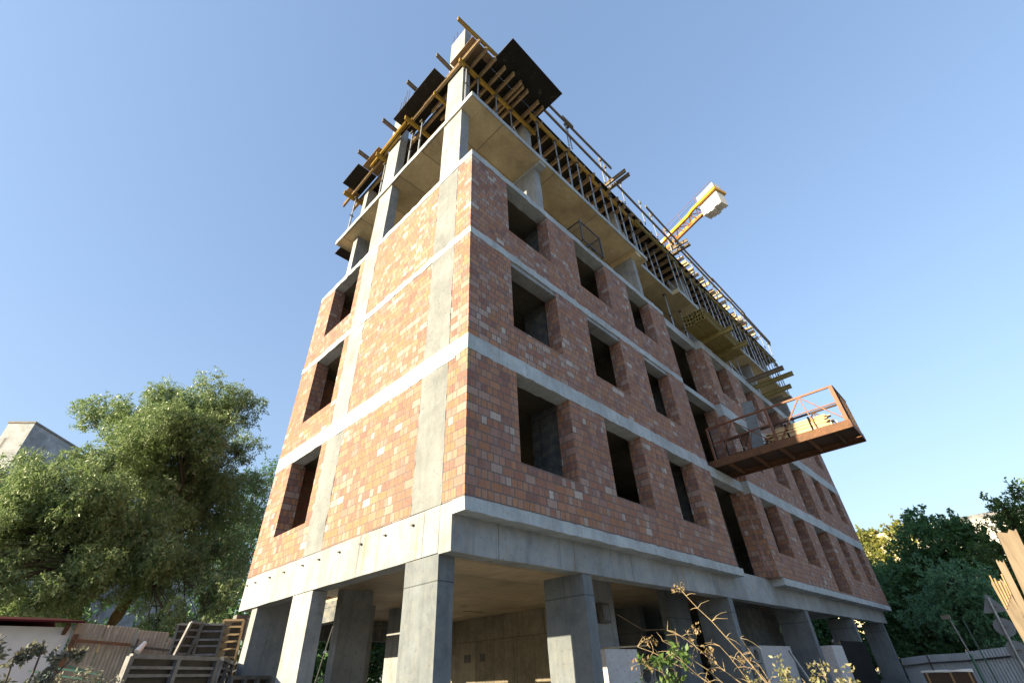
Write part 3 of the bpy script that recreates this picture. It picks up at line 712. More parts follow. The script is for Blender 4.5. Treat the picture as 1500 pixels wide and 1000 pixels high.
# ------------------------------------------------------------------ crane
cam0 = np.array([-4.4151, -5.2120, -2.1942])
H = 36.0; k = (H + 2.194) / 32.194
def cp(x, y, dz=0): q = cam0 + (np.array([x, y, 30.0]) - cam0) * k; return Vector((q[0], q[1], H + dz))
a0 = cp(24.97, -1.55); a1 = cp(26.79, 3.87); b0 = cp(26.27, -1.85)
d = (a1 - a0).normalized(); sd = Vector((d.y, -d.x, 0)); Wd = 1.45
a2 = a0 + d * 14
cr = thing('tower_crane', 'yellow tower crane counter boom with pale concrete counterweights rising behind the roof', 'crane', (a2.x, a2.y, -3.4))
m = MB()
for s in (0, Wd):
    m.bar(a0 + sd * s, a0 + sd * s + d * 2.9, .22, .34); m.bar(a0 + sd * s + d * 2.9, a0 + sd * (s + (.16 if s == 0 else -.16)) + d * 3.7, .22, .36); m.bar(a0 + sd * (s + (.16 if s == 0 else -.16)) + d * 3.7, a2 + sd * (s + (.16 if s == 0 else -.16)), .24, .38)
m.bar(a0 - sd * .1 - d * .02, a0 + sd * (Wd + .1) - d * .02, .14, .36); m.build('boom_chord', M['crane'], cr)
m = MB()
for q in (6.2, 7.3): p = a0 + d * q + sd * .03; m.bar(p, p + d * .75, .03, .26)
m.build('white_band', M['whitepaint'], cr)
m = MB(); nseg = 12
for i in range(nseg):
    p = a0 + d * (2.6 + i * .95); q = a0 + d * (2.6 + (i + 1) * .95)
    m.bar(p + sd * (.2 if i % 2 else Wd - .2), q + sd * (Wd - .2 if i % 2 else .2), .06, .06); m.bar(p + sd * .1, p + sd * (Wd - .1), .07, .07)
    s_ = Wd / 2
    for e in (.2, Wd - .2): m.bar(p + sd * e - Vector((0, 0, .1)), p.lerp(q, .5) + sd * s_ - Vector((0, 0, .8)), .06, .06); m.bar(p.lerp(q, .5) + sd * s_ - Vector((0, 0, .8)), q + sd * e - Vector((0, 0, .1)), .06, .06)
m.bar(a0 + d * 2.6 + sd * Wd / 2 - Vector((0, 0, .8)), a2 + sd * Wd / 2 - Vector((0, 0, .8)), .22, .22)
m.build('lattice', M['cranedark'], cr)
m = MB()
for s in (-.1, Wd + .1):
    m.tube(a0 + sd * s + Vector((0, 0, 1.1)), a2 + sd * s + Vector((0, 0, 1.1)), .022, n=5)
    for i in range(5): p = a0 + sd * s + d * (2.2 + i * 2.3); m.tube(p, p + Vector((0, 0, 1.12)), .025, n=5)
m.build('handrail', M['cranedark'], cr)
tag(MB().tube(a0 + sd * .1 + d * .8 + Vector((0, 0, .9)), a2 + sd * .1 + Vector((0, 0, .35)), .02, n=5).build('tie_rod', M['darksteel']), 'thin tie rod running along the yellow crane boom', 'rod')
for i in range(5):
    p = a0 + d * (.28 + i * .43); w2 = .205
    mm = MB(); dz = -1.95 + .14 * (i % 2) + (.3 if i == 4 else 0)
    mm.bar(p + sd * (Wd / 2) + Vector((0, 0, dz)), p + sd * (Wd / 2) + Vector((0, 0, 1.15)), 1.02, .40, up=tuple(d))
    mm.build('counterweight', M['cweight'], cr)
m = MB(); T0 = Vector((a2.x, a2.y, 0)) + sd * (Wd / 2)
for i in (-.8, .8):
    for j in (-.8, .8): m.bar((T0.x + i, T0.y + j, -3.4), (T0.x + i, T0.y + j, H + 4), .16, .16)
z = -3.4
while z < H + 3:
    for (i, j, ii, jj) in ((-.8, -.8, .8, -.8), (.8, -.8, .8, .8), (.8, .8, -.8, .8), (-.8, .8, -.8, -.8)): m.bar((T0.x + i, T0.y + j, z), (T0.x + ii, T0.y + jj, z + 1.6), .07, .07)
    z += 1.6
m.build('mast', M['crane'], cr)
m = MB()
for s in (0, Wd): m.bar(a2 + sd * s, a2 + d * 30 + sd * s, .18, .2)
m.build('boom', M['crane'], cr)

# ------------------------------------------------------------------ foliage
def leaves(name, clusters, n_per, size, aspect, mat, parent, droop=0.0, squash=1.0, seed=1):
    """clusters: list of (x,y,z,r); many small leaf faces hung about each"""
    rg = np.random.default_rng(seed); C = []
    for (x, y, z, r) in clusters:
        n = int(n_per * r * r); 
        # twigs: short strands inside the cluster, leaves along them
        ns = max(3, n // 14); u = rg.normal(size=(ns, 3)); u /= np.linalg.norm(u, axis=1)[:, None]
        rad = r * rg.uniform(.25, 1.08, (ns, 1)) ** .6
        st = np.array([x, y, z]) + u * rad * np.array([1, 1, squash])
        dr = u * .5 + rg.normal(size=(ns, 3)) * .35; dr[:, 2] -= droop; dr /= np.linalg.norm(dr, axis=1)[:, None]
        ln = rg.uniform(.35, .9, (ns, 1)) * (r * 1.5 if size < .1 else .35 + .22 * r)
        t = rg.uniform(0, 1, (ns, 14, 1))
        p = st[:, None, :] + dr[:, None, :] * ln[:, None, :] * t + rg.normal(size=(ns, 14, 3)) * (.3 * r if size < .1 else .05 * r ** .5)
        C.append(p.reshape(-1, 3))
    Pn = np.concatenate(C); N = len(Pn)
    a = rg.normal(size=(N, 3)); a[:, 2] -= droop * 1.2; a /= np.linalg.norm(a, axis=1)[:, None]
    b = np.cross(a, rg.normal(size=(N, 3))); b /= np.linalg.norm(b, axis=1)[:, None]
    s = size * rg.uniform(.6, 1.3, (N, 1)); wv = b * s * aspect * .5
    V = np.stack([Pn, Pn + a * s * .45 + wv, Pn + a * s, Pn + a * s * .45 - wv], 1).reshape(-1, 3)
    V[:, 2] += Z0; V = V - np.array(parent['_o'])
    me = bpy.data.meshes.new(name); me.vertices.add(len(V)); me.vertices.foreach_set('co', V.astype(np.float32).ravel())
    me.loops.add(len(V)); me.loops.foreach_set('vertex_index', np.arange(len(V), dtype=np.int32))
    me.polygons.add(N); me.polygons.foreach_set('loop_start', np.arange(0, len(V), 4, dtype=np.int32))
    me.update(calc_edges=True); me.materials.append(M[mat]); me.validate()
    o = bpy.data.objects.new(name, me); COL.objects.link(o); o.parent = parent; return o
def bent(p0, p1, sag=.0, n=5, wob=.08):
    p0 = Vector(p0); p1 = Vector(p1); L = (p1 - p0).length; out = []
    for i in range(n + 1):
        t = i / n; p = p0.lerp(p1, t); p.z += sag * L * math.sin(math.pi * t)
        if 0 < i < n: p += Vector((random.uniform(-1, 1), random.uniform(-1, 1), random.uniform(-1, 1))) * wob * L * .35
        out.append(p)
    return out
def tree(name, label, base, fork, clusters, n_per, size, aspect, mat, trunk_r, bark='bark', droop=0., group=None, seed=1, fringe=2.2, cat='tree'):
    t = thing(name, label, cat, base, group)
    rg = random.Random(seed)
    m = MB(); m.path(bent(base, fork, 0, 6, .05), trunk_r, trunk_r * .62, 9); m.cur = 1
    cl = []
    for (x, y, z, r) in clusters:
        p = bent(fork, (x, y, z), .08, 6, .12); m.path(p, trunk_r * .25, .02, 6)
        # break the mass into smaller clumps with gaps between them
        for q in range(max(5, int(15 * r ** 1.3))):
            u = Vector((rg.gauss(0, 1), rg.gauss(0, 1), rg.gauss(0, 1))).normalized() * r * rg.uniform(.35, .95)
            c = Vector((x, y, z)) + Vector((u.x, u.y, u.z * .9)); rr = r * rg.uniform(.16, .34); cl.append((c.x, c.y, c.z, rr))
            m.path(bent((x, y, z) if rg.random() < .25 else p[3 + q % 3], c, .06, 4, .14), .016 + trunk_r * .02, .006, 5)
    m.build('trunk', [M[bark], M['bark']], t, smooth=True)
    leaves('crown', cl, n_per, size, aspect, mat, t, droop, seed=seed)
    return t
def bush(name, label, base, blobs, n_per, size, aspect, mat, stem_mat, seed, cat='shrub', droop=0.):
    t = thing(name, label, cat, base); m = MB(); cl = []
    rg = random.Random(seed)
    for (x, y, z, r) in blobs:
        m.path(bent((base[0] + rg.uniform(-.15, .15), base[1] + rg.uniform(-.15, .15), base[2]), (x, y, z), .05, 5, .1), .022, .007, 5)
        for q in range(4):
            u = Vector((rg.gauss(0, 1), rg.gauss(0, 1), rg.gauss(0, 1))).normalized() * r * rg.uniform(.4, 1.1); c = (x + u.x, y + u.y, z + u.z); cl.append((*c, r * .5)); m.path(bent((x, y, z), c, .0, 3, .1), .008, .003, 4)
    m.build('stem', M[stem_mat], t); leaves('leaf_mass', cl, n_per, size, aspect, mat, t, droop, seed=seed); return t
WIL = [(-0.78, 16.89, 7.32, 2.06), (-2.47, 18.71, 7.75, 1.65), (-3.75, 20.38, 8.0, 1.15), (0.5, 17.47, 8.47, 1.34), (-0.87, 19.33, 5.73, 2.7), (-3.65, 17.17, 3.71, 1.8), (-4.64, 18.79, 3.43, 1.7), (1.39, 19.72, 5.08, 2.54),
       (-1.47, 17.8, 2.53, 2.29), (-3.25, 19.56, 1.69, 1.84), (1.92, 16.27, 1.0, 1.16), (0.45, 18.29, 1.87, 1.62), (-5.6, 20.36, 4.5, 1.0), (-3.6, 17.98, 5.1, 1.0), (1.7, 18.82, 7.57, 1.0), (-5.3, 17.6, 2.2, 1.6), (-2.6, 18.2, .4, 1.3), (1.3, 15.6, .3, 1.1), (.2, 16.2, -.1, 1.0), (-4.4, 16.6, .7, 1.2), (-3.0, 16.4, .3, 1.0), (-5.4, 16.8, .9, 1.2), (2.3, 17.5, 2.6, 1.2)]
tree('willow_tree', 'large pale green willow with a leaning mossy trunk beside the shed', (-1.55, 19.0, -3.4), (-.1, 18.8, 1.9), WIL, 3600, .13, .28, 'willow', .27, 'moss', .75, seed=3)
tree('tall_tree', 'dark thin crowned tree between the willow and the brick facade', (6.6, 29, -3.4), (6.6, 29, 4), [(5.64, 27.69, 8.31, 2.01), (6.77, 29.01, 10.34, 1.21), (6.38, 30.8, 6.04, 2.76), (7.25, 28.0, 6.91, 1.81), (5.2, 28.5, 4.2, 2.2)], 420, .17, .35, 'darkleaf', .22, seed=5)
tree('lime_tree', 'sunlit yellow green tree in front of the cream building', (80, 4, -3.4), (80, 4.2, 2),
     [(81.9, 6.4, 9.5, 3.0), (84.3, 9.2, 7.1, 3.4), (87.7, 4.0, 13.0, 2.2), (83.1, 8.0, 12.2, 1.8), (85.7, 8.9, 4.5, 3.8), (83, 4, 6, 3)], 75, .42, .6, 'limeleaf', .3, seed=6)
tree('broadleaf_tree', 'dark green broadleaf tree behind the corrugated fence, nearest the end of the building', (38.6, -2.3, -3.4), (38.6, -2.3, .6),
     [(37.93, -3.12, 3.95, 1.98), (39.48, -2.11, 5.3, 1.3), (41.17, -3.97, 3.79, 1.84), (38.61, -1.32, 2.27, 2.23), (39.96, 0.97, 0.23, 2.07), (40, 1.2, -1.8, 1.8), (41, -2.2, .4, 2.0), (39.5, -3.4, 1.6, 1.9), (40.2, -.4, 2.6, 1.8), (40.6, -2.6, -1.2, 1.9)], 700, .22, .55, 'darkleaf', .2, seed=7)
tree('broadleaf_tree', 'blue green bushy tree in the middle behind the corrugated fence', (32.6, -2.3, -3.4), (32, -2.4, -.7),
     [(29.91, -2.91, 0.94, 1.6), (31.5, -2.75, -0.48, 1.74), (32.94, -0.93, -0.24, 1.51), (30.76, -3.88, 0.57, 1.2), (31.6, -3.9, -1.0, 1.3), (31.2, -1.9, .3, 1.4), (32.6, -3.0, .5, 1.4)], 1000, .14, .5, 'midleaf', .12, seed=8)
tree('broadleaf_tree', 'tall tree with a sunlit top behind the road signs', (36, -6.3, -3.4), (36, -6.3, .5),
     [(33.96, -6.54, 4.4, 1.1), (35.51, -7.58, 5.0, 1.3), (37.17, -6.3, 3.25, 1.81), (34.78, -4.77, 1.77, 1.52), (36.38, -5.52, 1.12, 1.91), (36, -7.4, .2, 2.0), (36.5, -4.6, -.9, 1.6), (34.8, -7.2, 3.2, 1.6), (35, -8.4, 4.4, 1.4), (35.6, -6.2, 2.2, 1.7)], 700, .18, .5, 'freshleaf', .2, seed=9)
# the dark belt behind the site
for i, (x, y, h, rr) in enumerate(((6, 22, 4, 2.6), (10.5, 24, 5, 3.0), (16, 25, 5, 3), (24, 24, 5.2, 3), (33, 12, 5, 3), (46, 2, 5, 3.2), (41, 7.5, 5, 3), (50, 12, 6, 3.4), (60, 17, 6, 3.6))):
    tree('dense_tree', ('dark tree seen through the ground floor columns at left', 'dark tree seen behind the open ground floor, second from left', 'dark tree behind the middle of the open ground floor', 'dark tree behind the right part of the open ground floor', 'dark tree behind the end of the building', 'dark tree past the end of the building behind the fence', 'dark tree glimpsed between the last columns, nearest', 'dark tree glimpsed between the last columns, middle one', 'dark tree glimpsed between the last columns, farthest')[i],
         (x, y, -3.4), (x, y, -1.2), [(x, y, h - 3.2, rr), (x + 1.4, y - .6, h - 5.2, rr * .85), (x - 1.6, y + .3, h - 5.6, rr * .85), (x + .2, y - 1, h - 6.8, rr * .7)], 220, .26, .6, 'darkleaf', .2, group='dark trees behind the site', seed=20 + i)

# ------------------------------------------------------------------ left side
# apartment block far off, lit on its left side
ap = thing('apartment_block', 'pale multi storey apartment block with stepped roof parapets behind the willow', 'building', (-9, 76, -3.4))
ang = R(-40); ca, sa = math.cos(ang), math.sin(ang); AX, AY = -8.05, 74.6
def ab(m, u0, u1, v0, v1, z0, z1):
    """box in the block's own axes: u runs left to right along the lit front, v goes back"""
    c = [(u0, v0), (u1, v0), (u1, v1), (u0, v1)]; q = [(AX + u * ca - v * sa * -1 * -1, AY + u * sa + v * ca) for u, v in c]
    q = [(AX + u * ca + v * -sa, AY + u * sa + v * ca) for u, v in c]
    m.add([(x, y, z0) for x, y in q] + [(x, y, z1) for x, y in q], [(3, 2, 1, 0), (4, 5, 6, 7), (0, 1, 5, 4), (1, 2, 6, 5), (2, 3, 7, 6), (3, 0, 4, 7)])
HT = 26.2
ab(m := MB(), -3.0, 0, 0, 9, -3.4, HT); w1 = m.build('tower', M['apt'], ap)
ab(m := MB(), -3.1, .1, -.1, 9.1, HT + .01, HT + .25); m.build('parapet', M['apt_trim'], ap)
ab(m := MB(), -24, -3.02, 1.2, 11, -3.4, HT - 1.8); w2 = m.build('wing', M['apt'], ap)
ab(m := MB(), -24, -3.02, 1.1, 11, HT - 1.79, HT - 1.6); m.build('parapet', M['apt_trim'], ap)
ab(m := MB(), -2.9, .0, 9.02, 16.9, -3.4, HT - 1.2); m.build('wing', M['apt'], ap)
ab(m := MB(), -2.9, .05, 9.2, 16.9, HT - 1.19, HT - 1.0); m.build('parapet', M['apt_trim'], ap)
ab(m := MB(), .02, 3.2, 17, 23, -3.4, HT - .1); m.build('stair_tower', M['apt'], ap)
ab(m := MB(), -.1, 3.3, 16.9, 23.1, HT - .09, HT + .15); m.build('parapet', M['apt_trim'], ap)
ab(m := MB(), -3.0, 14, 22, 40, -3.4, HT - 9.5); m.build('wing', M['apt'], ap)
for z in np.arange(2, HT - 4, 2.9):
    for u in (-6.2, -10.2, -14.2):
        ab(m := MB(), u, u + 1.5, 1.15, 1.19, z, z + 1.5); wd = m.build('window', M['glass'], ap)
    ab(m := MB(), -5.6, -3.4, .3, 1.19, z - 1.3, z - .2); m.build('balcony', M['apt'], ap)
ab(m := MB(), -2.4, -2.2, -.02, -.003, -3.4, HT - 2); m.build('facade_joint', M['apt_trim'], ap)
for v in (3, 5.6, 8.6, 12.5, 16.5): ab(m := MB(), .003, .03, v, v + .12, -3.4, HT - 1.6 - (v > 9) * .4); m.build('facade_joint', M['apt_trim'], ap)
tag(MB().tube((AX - 12, AY + 14, HT - 2), (AX - 11.4, AY + 14, HT + 3), .05, n=5).bar((AX - 12, AY + 14, HT + 2.4), (AX - 10.8, AY + 14, HT + 2.7), .05, .05).build('roof_aerial', M['steel']), 'thin aerial mast on the roof of the apartment block', 'aerial')

# white shed
sh = thing('garden_shed', 'whitewashed shed with a low red sheet roof at the left edge', 'shed', (-5, 13, -3.4))
MB().box(-9.5, -2.52, 11.4, 15, -3.4, -.80).build('wall', M['white_wall'], sh)
m = MB(); m.add([(-10, 11.0, -.74), (-2.38, 11.0, -.74), (-2.8, 12.9, -.52), (-10, 12.9, -.52), (-10, 11.0, -.70), (-2.38, 11.0, -.70), (-2.8, 12.9, -.48), (-10, 12.9, -.48), (-2.38, 15.2, -.74), (-10, 15.2, -.74), (-2.38, 15.2, -.70), (-10, 15.2, -.70)],
              [(0, 1, 2, 3), (4, 7, 6, 5), (0, 4, 5, 1), (1, 5, 6, 2), (3, 2, 8, 9), (7, 11, 10, 6), (8, 10, 11, 9), (0, 3, 7, 4), (2, 6, 10, 8), (3, 9, 11, 7)])
m.build('roof', M['roofred'], sh)
m = MB()
for x in (-9, -6, -2.65): m.bar((x, 11.38, -.92), (x, 11.1, -.78), .08, .08)
m.build('rafter', M['rust'], sh)
# corrugated sheets on a rusty frame
def corr(p0, p1, z0, zt0, zt1, amp, pitch, thick=.012):
    p0 = Vector((*p0, 0)); p1 = Vector((*p1, 0)); L = (p1 - p0).length; d = (p1 - p0) / L; nrm = Vector((-d.y, d.x, 0)); n = int(L / pitch * 4); m = MB(); vs = []
    for i in range(n + 1):
        t = i / n; o = (amp, 0, -amp, 0)[i % 4]; p = p0 + d * L * t + nrm * o; q = p + nrm * thick; zt = zt0 + (zt1 - zt0) * t
        vs += [(p.x, p.y, z0), (p.x, p.y, zt), (q.x, q.y, z0), (q.x, q.y, zt)]
    fs = []
    for i in range(n):
        a = i * 4; b = a + 4; fs += [(a, b, b + 1, a + 1), (b + 2, a + 2, a + 3, b + 3), (a + 1, b + 1, b + 3, a + 3)]
    m.add(vs, fs); return m
fe = thing('sheet_fence', 'weathered corrugated fence on a rusty frame between the shed and the willow trunk', 'fence', (-1.2, 11.2, -3.4))
for i, (a, b, zt) in enumerate(((-2.5, -1.9, -.70), (-1.89, -1.25, -.75), (-1.24, -.55, -.84), (-.54, .6, -1.0))):
    corr((a, 11.3 - .1 * i), (b, 11.3 - .1 * i - .07), -3.4, zt, zt - .05, .006, .075).build('sheet', M['fence'], fe)
MB().bar((-2.62, 11.15, -3.4), (-2.42, 11.2, -.95), .09, .09).build('post', M['rust'], fe)
MB().bar((-1.28, 10.95, -3.4), (-1.2, 10.93, -1.05), .05, .05).build('post', M['darksteel'], fe)
MB().bar((-2.42, 11.1, -1.08), (-1.3, 10.95, -1.17), .06, .06).build('rail', M['rust'], fe)
MB().bar((-1.3, 10.93, -1.2), (.6, 10.7, -1.4), .05, .05).build('rail', M['darksteel'], fe)
tag(MB().tube((-1.16, 10.8, -1.32), (-1.04, 10.87, -1.12), .08, .05, 10).build('plastic_jug', M['whitepaint']), 'small white plastic jug hung on the corrugated fence rail', 'jug')
bush('undergrowth', 'dark undergrowth behind the white shed and the corrugated fence', (-1.5, 23.5, -3.4), [(-8, 24, -.8, 1.8), (-6, 23.6, -.4, 1.7), (-4, 23.8, -.3, 1.7), (-2.2, 23.5, -.2, 1.7), (-.3, 23.7, 0, 1.8), (1.6, 23.4, .1, 1.8), (3.4, 23.2, .2, 1.9), (5, 22.6, 0, 1.9), (2.5, 22.5, -1.6, 1.6), (.2, 22.6, -1.6, 1.5), (-2.5, 22.8, -1.8, 1.5)], 260, .2, .5, 'darkleaf', 'twig', 33, 'hedge')['kind'] = 'stuff'
# green metal frame
gf = thing('metal_frame', 'green painted metal frame propped in front of the corrugated fence', 'frame', (-2.6, 8.0, -3.4))
m = MB()
A = [(-2.95, 7.9, -1.72), (-2.25, 7.5, -1.84), (-2.1, 7.4, -3.3), (-3.2, 8.2, -3.3)]
for i in range(4): m.bar(A[i], A[(i + 1) % 4], .03, .03)
m.bar((-3.25, 8.1, -1.75), (-2.2, 7.5, -1.96), .028, .028); m.bar((-2.75, 7.8, -1.7), (-2.45, 7.7, -1.8), .04, .04); m.bar((-2.95, 7.9, -1.72), (-3.3, 8.2, -2.4), .04, .04)
m.build('tube_frame', M['green'], gf)
# steel framed formwork panels lying as a long rack
def formwork_panel(p0, p1, z0, z1, cols, rows, label, lean=0.0, mat='formgrey', grp=None, bw=.075):
    p0 = Vector((*p0, 0)); p1 = Vector((*p1, 0)); d = (p1 - p0).normalized(); nr = Vector((d.y, -d.x, 0)); L = (p1 - p0).length
    t = thing('formwork_panel', label, 'formwork panel', ((p0.x + p1.x) / 2, (p0.y + p1.y) / 2, z0), grp)
    def pt(s, z, o=0): q = p0 + d * s + nr * (o - lean * (z - z0)); return (q.x, q.y, z)
    f = MB()
    for i in range(cols + 1): f.bar(pt(L * i / cols, z0), pt(L * i / cols, z1), bw, bw, up=tuple(nr))
    for j in (0, rows): z = z0 + (z1 - z0) * j / rows; f.bar(pt(0, z), pt(L, z), bw * .8, bw * .8)
    f.build('frame', M[mat], t)
    for j in range(1, rows): z = z0 + (z1 - z0) * j / rows + random.uniform(-.02, .02); MB().bar(pt(.01, z, -.01), pt(L - .01, z, -.01), .04, .04).build('rib', M[mat], t)
    fc = MB(); a, b, c, e = pt(0, z0, -.06), pt(L, z0, -.06), pt(L, z1, -.06), pt(0, z1, -.06); a2, b2, c2, e2 = pt(0, z0, -.08), pt(L, z0, -.08), pt(L, z1, -.08), pt(0, z1, -.08)
    fc.add([a, b, c, e, a2, b2, c2, e2], [(0, 1, 2, 3), (7, 6, 5, 4), (0, 4, 5, 1), (1, 5, 6, 2), (2, 6, 7, 3), (3, 7, 4, 0)])
    fc.build('face_board', M['formdark'], t); return t
formwork_panel((-2.52, 4.62), (-1.0, 5.62), -3.3, -1.71, 2, 13, 'grey steel framed formwork panel nearest the green frame', -.04)
formwork_panel((-.93, 5.66), (-.02, 7.7), -3.3, -1.70, 2, 13, 'grey steel framed formwork panel in front of the leaning ladders of slats', -.04)
formwork_panel((-.5, 6.1), (.55, 6.9), -3.3, -1.98, 3, 8, 'lower grey formwork panel beside the leftmost column', -.03)
GL = 'formwork panels leaning under the willow'
for i, (p0, p1, zt, c, ln, mt, lab) in enumerate((((-1.0, 9.6), (-.72, 9.7), -.86, 1, -.35, 'formgrey', 'narrow leaning slatted panel nearest the corrugated fence'), ((-.62, 9.9), (.28, 9.6), -.88, 2, -.35, 'formgrey', 'wide leaning slatted panel under the willow branches'),
        ((.36, 9.6), (.75, 9.4), -.78, 1, -.3, 'wood', 'leaning slatted panel with yellowish slats'), ((1.0, 9.9), (1.9, 9.5), -.7, 2, -.3, 'formgrey', 'tall leaning slatted panel next to the leftmost column'))):
    formwork_panel(p0, p1, -3.3, zt, c, 17, lab, ln, mt, GL, .055)
sq = thing('wooden_grate', 'small square slatted grate leaning in front of the tall slatted panels', 'grate', (.55, 8.4, -3.3))
m = MB(); O = Vector((.25, 8.7, -1.75)); ux = Vector((.62, -.3, .28)); uz = Vector((.22, -.05, -.62))
for t in (0, 1): m.bar(O + ux * t, O + ux * t + uz, .05, .05)
m.build('frame', M['formgrey'], sq); m = MB()
for i in range(6): m.bar(O + uz * i / 5, O + ux + uz * i / 5, .04, .03)
m.build('slat', M['formgrey'], sq)
m = MB(); m.bar((.45, 8.6, -3.3), (.36, 8.8, -1.75), .05, .05).build('leg', M['formgrey'], sq)
# shrub, near left corner
bl = [(-4.12, 1.75, -1.62, .10), (-3.95, 1.8, -1.68, .08), (-3.78, 1.76, -1.60, .09), (-3.62, 1.7, -1.72, .07), (-3.7, 1.75, -1.9, .12), (-4.2, 1.8, -1.85, .16), (-3.95, 1.8, -2.0, .2), (-3.5, 1.7, -1.66, .05), (-3.55, 1.75, -2.1, .2), (-4.3, 1.8, -1.6, .1), (-3.82, 1.8, -2.25, .22), (-4.1, 1.8, -2.3, .25), (-3.35, 1.7, -2.2, .14)]
bush('leafy_shrub', 'dark twiggy shrub with dull leaves in the lower left corner', (-3.95, 1.85, -3.4), [(x, y, z - .17, r * .8) for x, y, z, r in bl], 2600, .05, .5, 'shrubleaf', 'twig', 31)

bush('low_bush', 'low dark green bush in front of the corrugated fence and the green frame', (-3.2, 3.0, -3.4), [(-3.6 + .13 * q, 3.2 - .05 * q, -2.06 - .04 * (q % 3), .13) for q in range(6)] + [(-3.6 + .17 * q, 3.1 - .05 * q, -2.25, .18) for q in range(5)], 2400, .045, .45, 'shrubleaf', 'twig', 35)

# ------------------------------------------------------------------ right side
rb = thing('rendered_building', 'cream and grey rendered building behind the trees on the right', 'building', (105, 2, -3.4))
MB().box(100, 120, 3.4, 26, -3.4, 15.5).build('wall', M['cream'], rb); MB().box(100.4, 120, -14, 3.38, -3.4, 15.8).build('wall', M['paleren'], rb)
MB().box(99.8, 108, 8.2, 26, 15.52, 16.1).build('roof_edge', M['roofred'], rb)
for y in (-1, -5, -9):
    for z in (3, 7, 11): MB().box(100.36, 100.398, y, y + 1.6, z, z + 1.7).build('window', M['glass'], rb)
rf = thing('corrugated_fence', 'blue grey corrugated metal fence in front of the trees on the right', 'fence', (27, -3.5, -3.4))
pts = [(30.2, .8), (28.6, -.6), (27.2, -2.2), (25.8, -3.9), (24.6, -5.2), (23.6, -6.5), (22.8, -8.0)]
tops = (-2.14, -2.05, -2.02, -1.92, -1.93, -1.85, -1.8)
for i in range(6): corr(pts[i], pts[i + 1], -3.4, tops[i], tops[i + 1] - (.03 if i % 2 else 0), .022, .15).build('sheet', M['bluefence'], rf)
for i in range(6):
    a, b = pts[i], pts[i + 1]; MB().bar((a[0] - .1, a[1] - .02, tops[i] - .32), (b[0] - .1, b[1] - .02, tops[i + 1] - .32), .05, .06).build('rail', M['darksteel'], rf)
    if i in (1, 3): MB().bar((a[0] - .12, a[1], -3.4), (a[0] - .06, a[1] - .02, tops[i] + .05), .06, .06).build('post', M['darksteel'], rf)
# road signs seen from behind
sg = thing('road_sign', 'pole with a triangular and two round road signs seen from behind', 'road sign', (22.5, -4.05, -3.4))
SB = Vector((22.5, -4.02, -3.4)); ST = Vector((22.45, -4.16, -.42))
MB().tube(SB, ST, .045, n=8).build('pole', M['steel'], sg)
def disc(c, r, n, rot=0, mat='sign'):
    m = MB(); c = Vector(c); nx = Vector((-.97, .1, 0)).normalized(); a = nx.cross(Vector((0, 0, 1))).normalized()
    P0 = [c + a * math.cos(rot + 2 * math.pi * i / n) * r + Vector((0, 0, 1)) * math.sin(rot + 2 * math.pi * i / n) * r for i in range(n)]
    vs = P0 + [p - nx * .02 for p in P0]; m.add(vs, [tuple(range(n)), tuple(range(2 * n - 1, n - 1, -1))] + [(i, n + i, n + (i + 1) % n, (i + 1) % n) for i in range(n)]); return m
disc(ST + Vector((.06, 0, -.27)), .42, 3, math.pi / 2).build('triangular_plate', M['sign'], sg)
disc(ST + Vector((.06, 0, -.95)), .30, 28).build('round_plate', M['sign'], sg); disc(ST + Vector((.06, 0, -1.66)), .30, 28).build('round_plate', M['sign'], sg)
m = MB()
for zz in (-.3, -.95, -1.66): m.bar(ST + Vector((.02, -.12, zz)), ST + Vector((.02, .12, zz)), .03, .03)
m.build('bracket', M['darksteel'], sg)
lp = thing('flood_light', 'thin leaning pole with a small dark floodlight in front of the fence', 'floodlight', (15.5, -3.42, -3.4))
MB().tube((15.5, -3.40, -3.4), (15.5, -3.42, -2.15), .035, n=8).build('sleeve', M['green'], lp); MB().tube((15.5, -3.42, -2.15), (15.5, -3.36, -1.22), .02, n=6).build('pole', M['formgrey'], lp)
MB().box(15.42, 15.56, -3.4, -3.2, -1.3, -1.2).build('lamp_head', M['darksteel'], lp)
tag(MB().tube((24.5, -3.0, -3.4), (24.5, -2.95, -1.0), .025, n=6).build('thin_pole', M['green']), 'thin dark pole standing between the floodlight and the road signs', 'pole')
nb = thing('board_crate', 'weathered dark brown crate with a pale rim in front of the corrugated fence', 'crate', (17.4, -2.5, -3.4))
MB().box(17.4, 17.43, -3.08, -1.86, -3.4, -2.56).build('panel', M['rustdark'], nb); MB().rough_box(17.34, 17.46, -3.11, -1.83, -2.555, -2.5, .2, .015).build('rim', M['whitepaint'], nb)
for y in (-3.0, -2.55, -1.95): MB().bar((17.37, y, -3.4), (17.37, y, -2.56), .05, .05).build('batten', M['ply_edge'], nb)
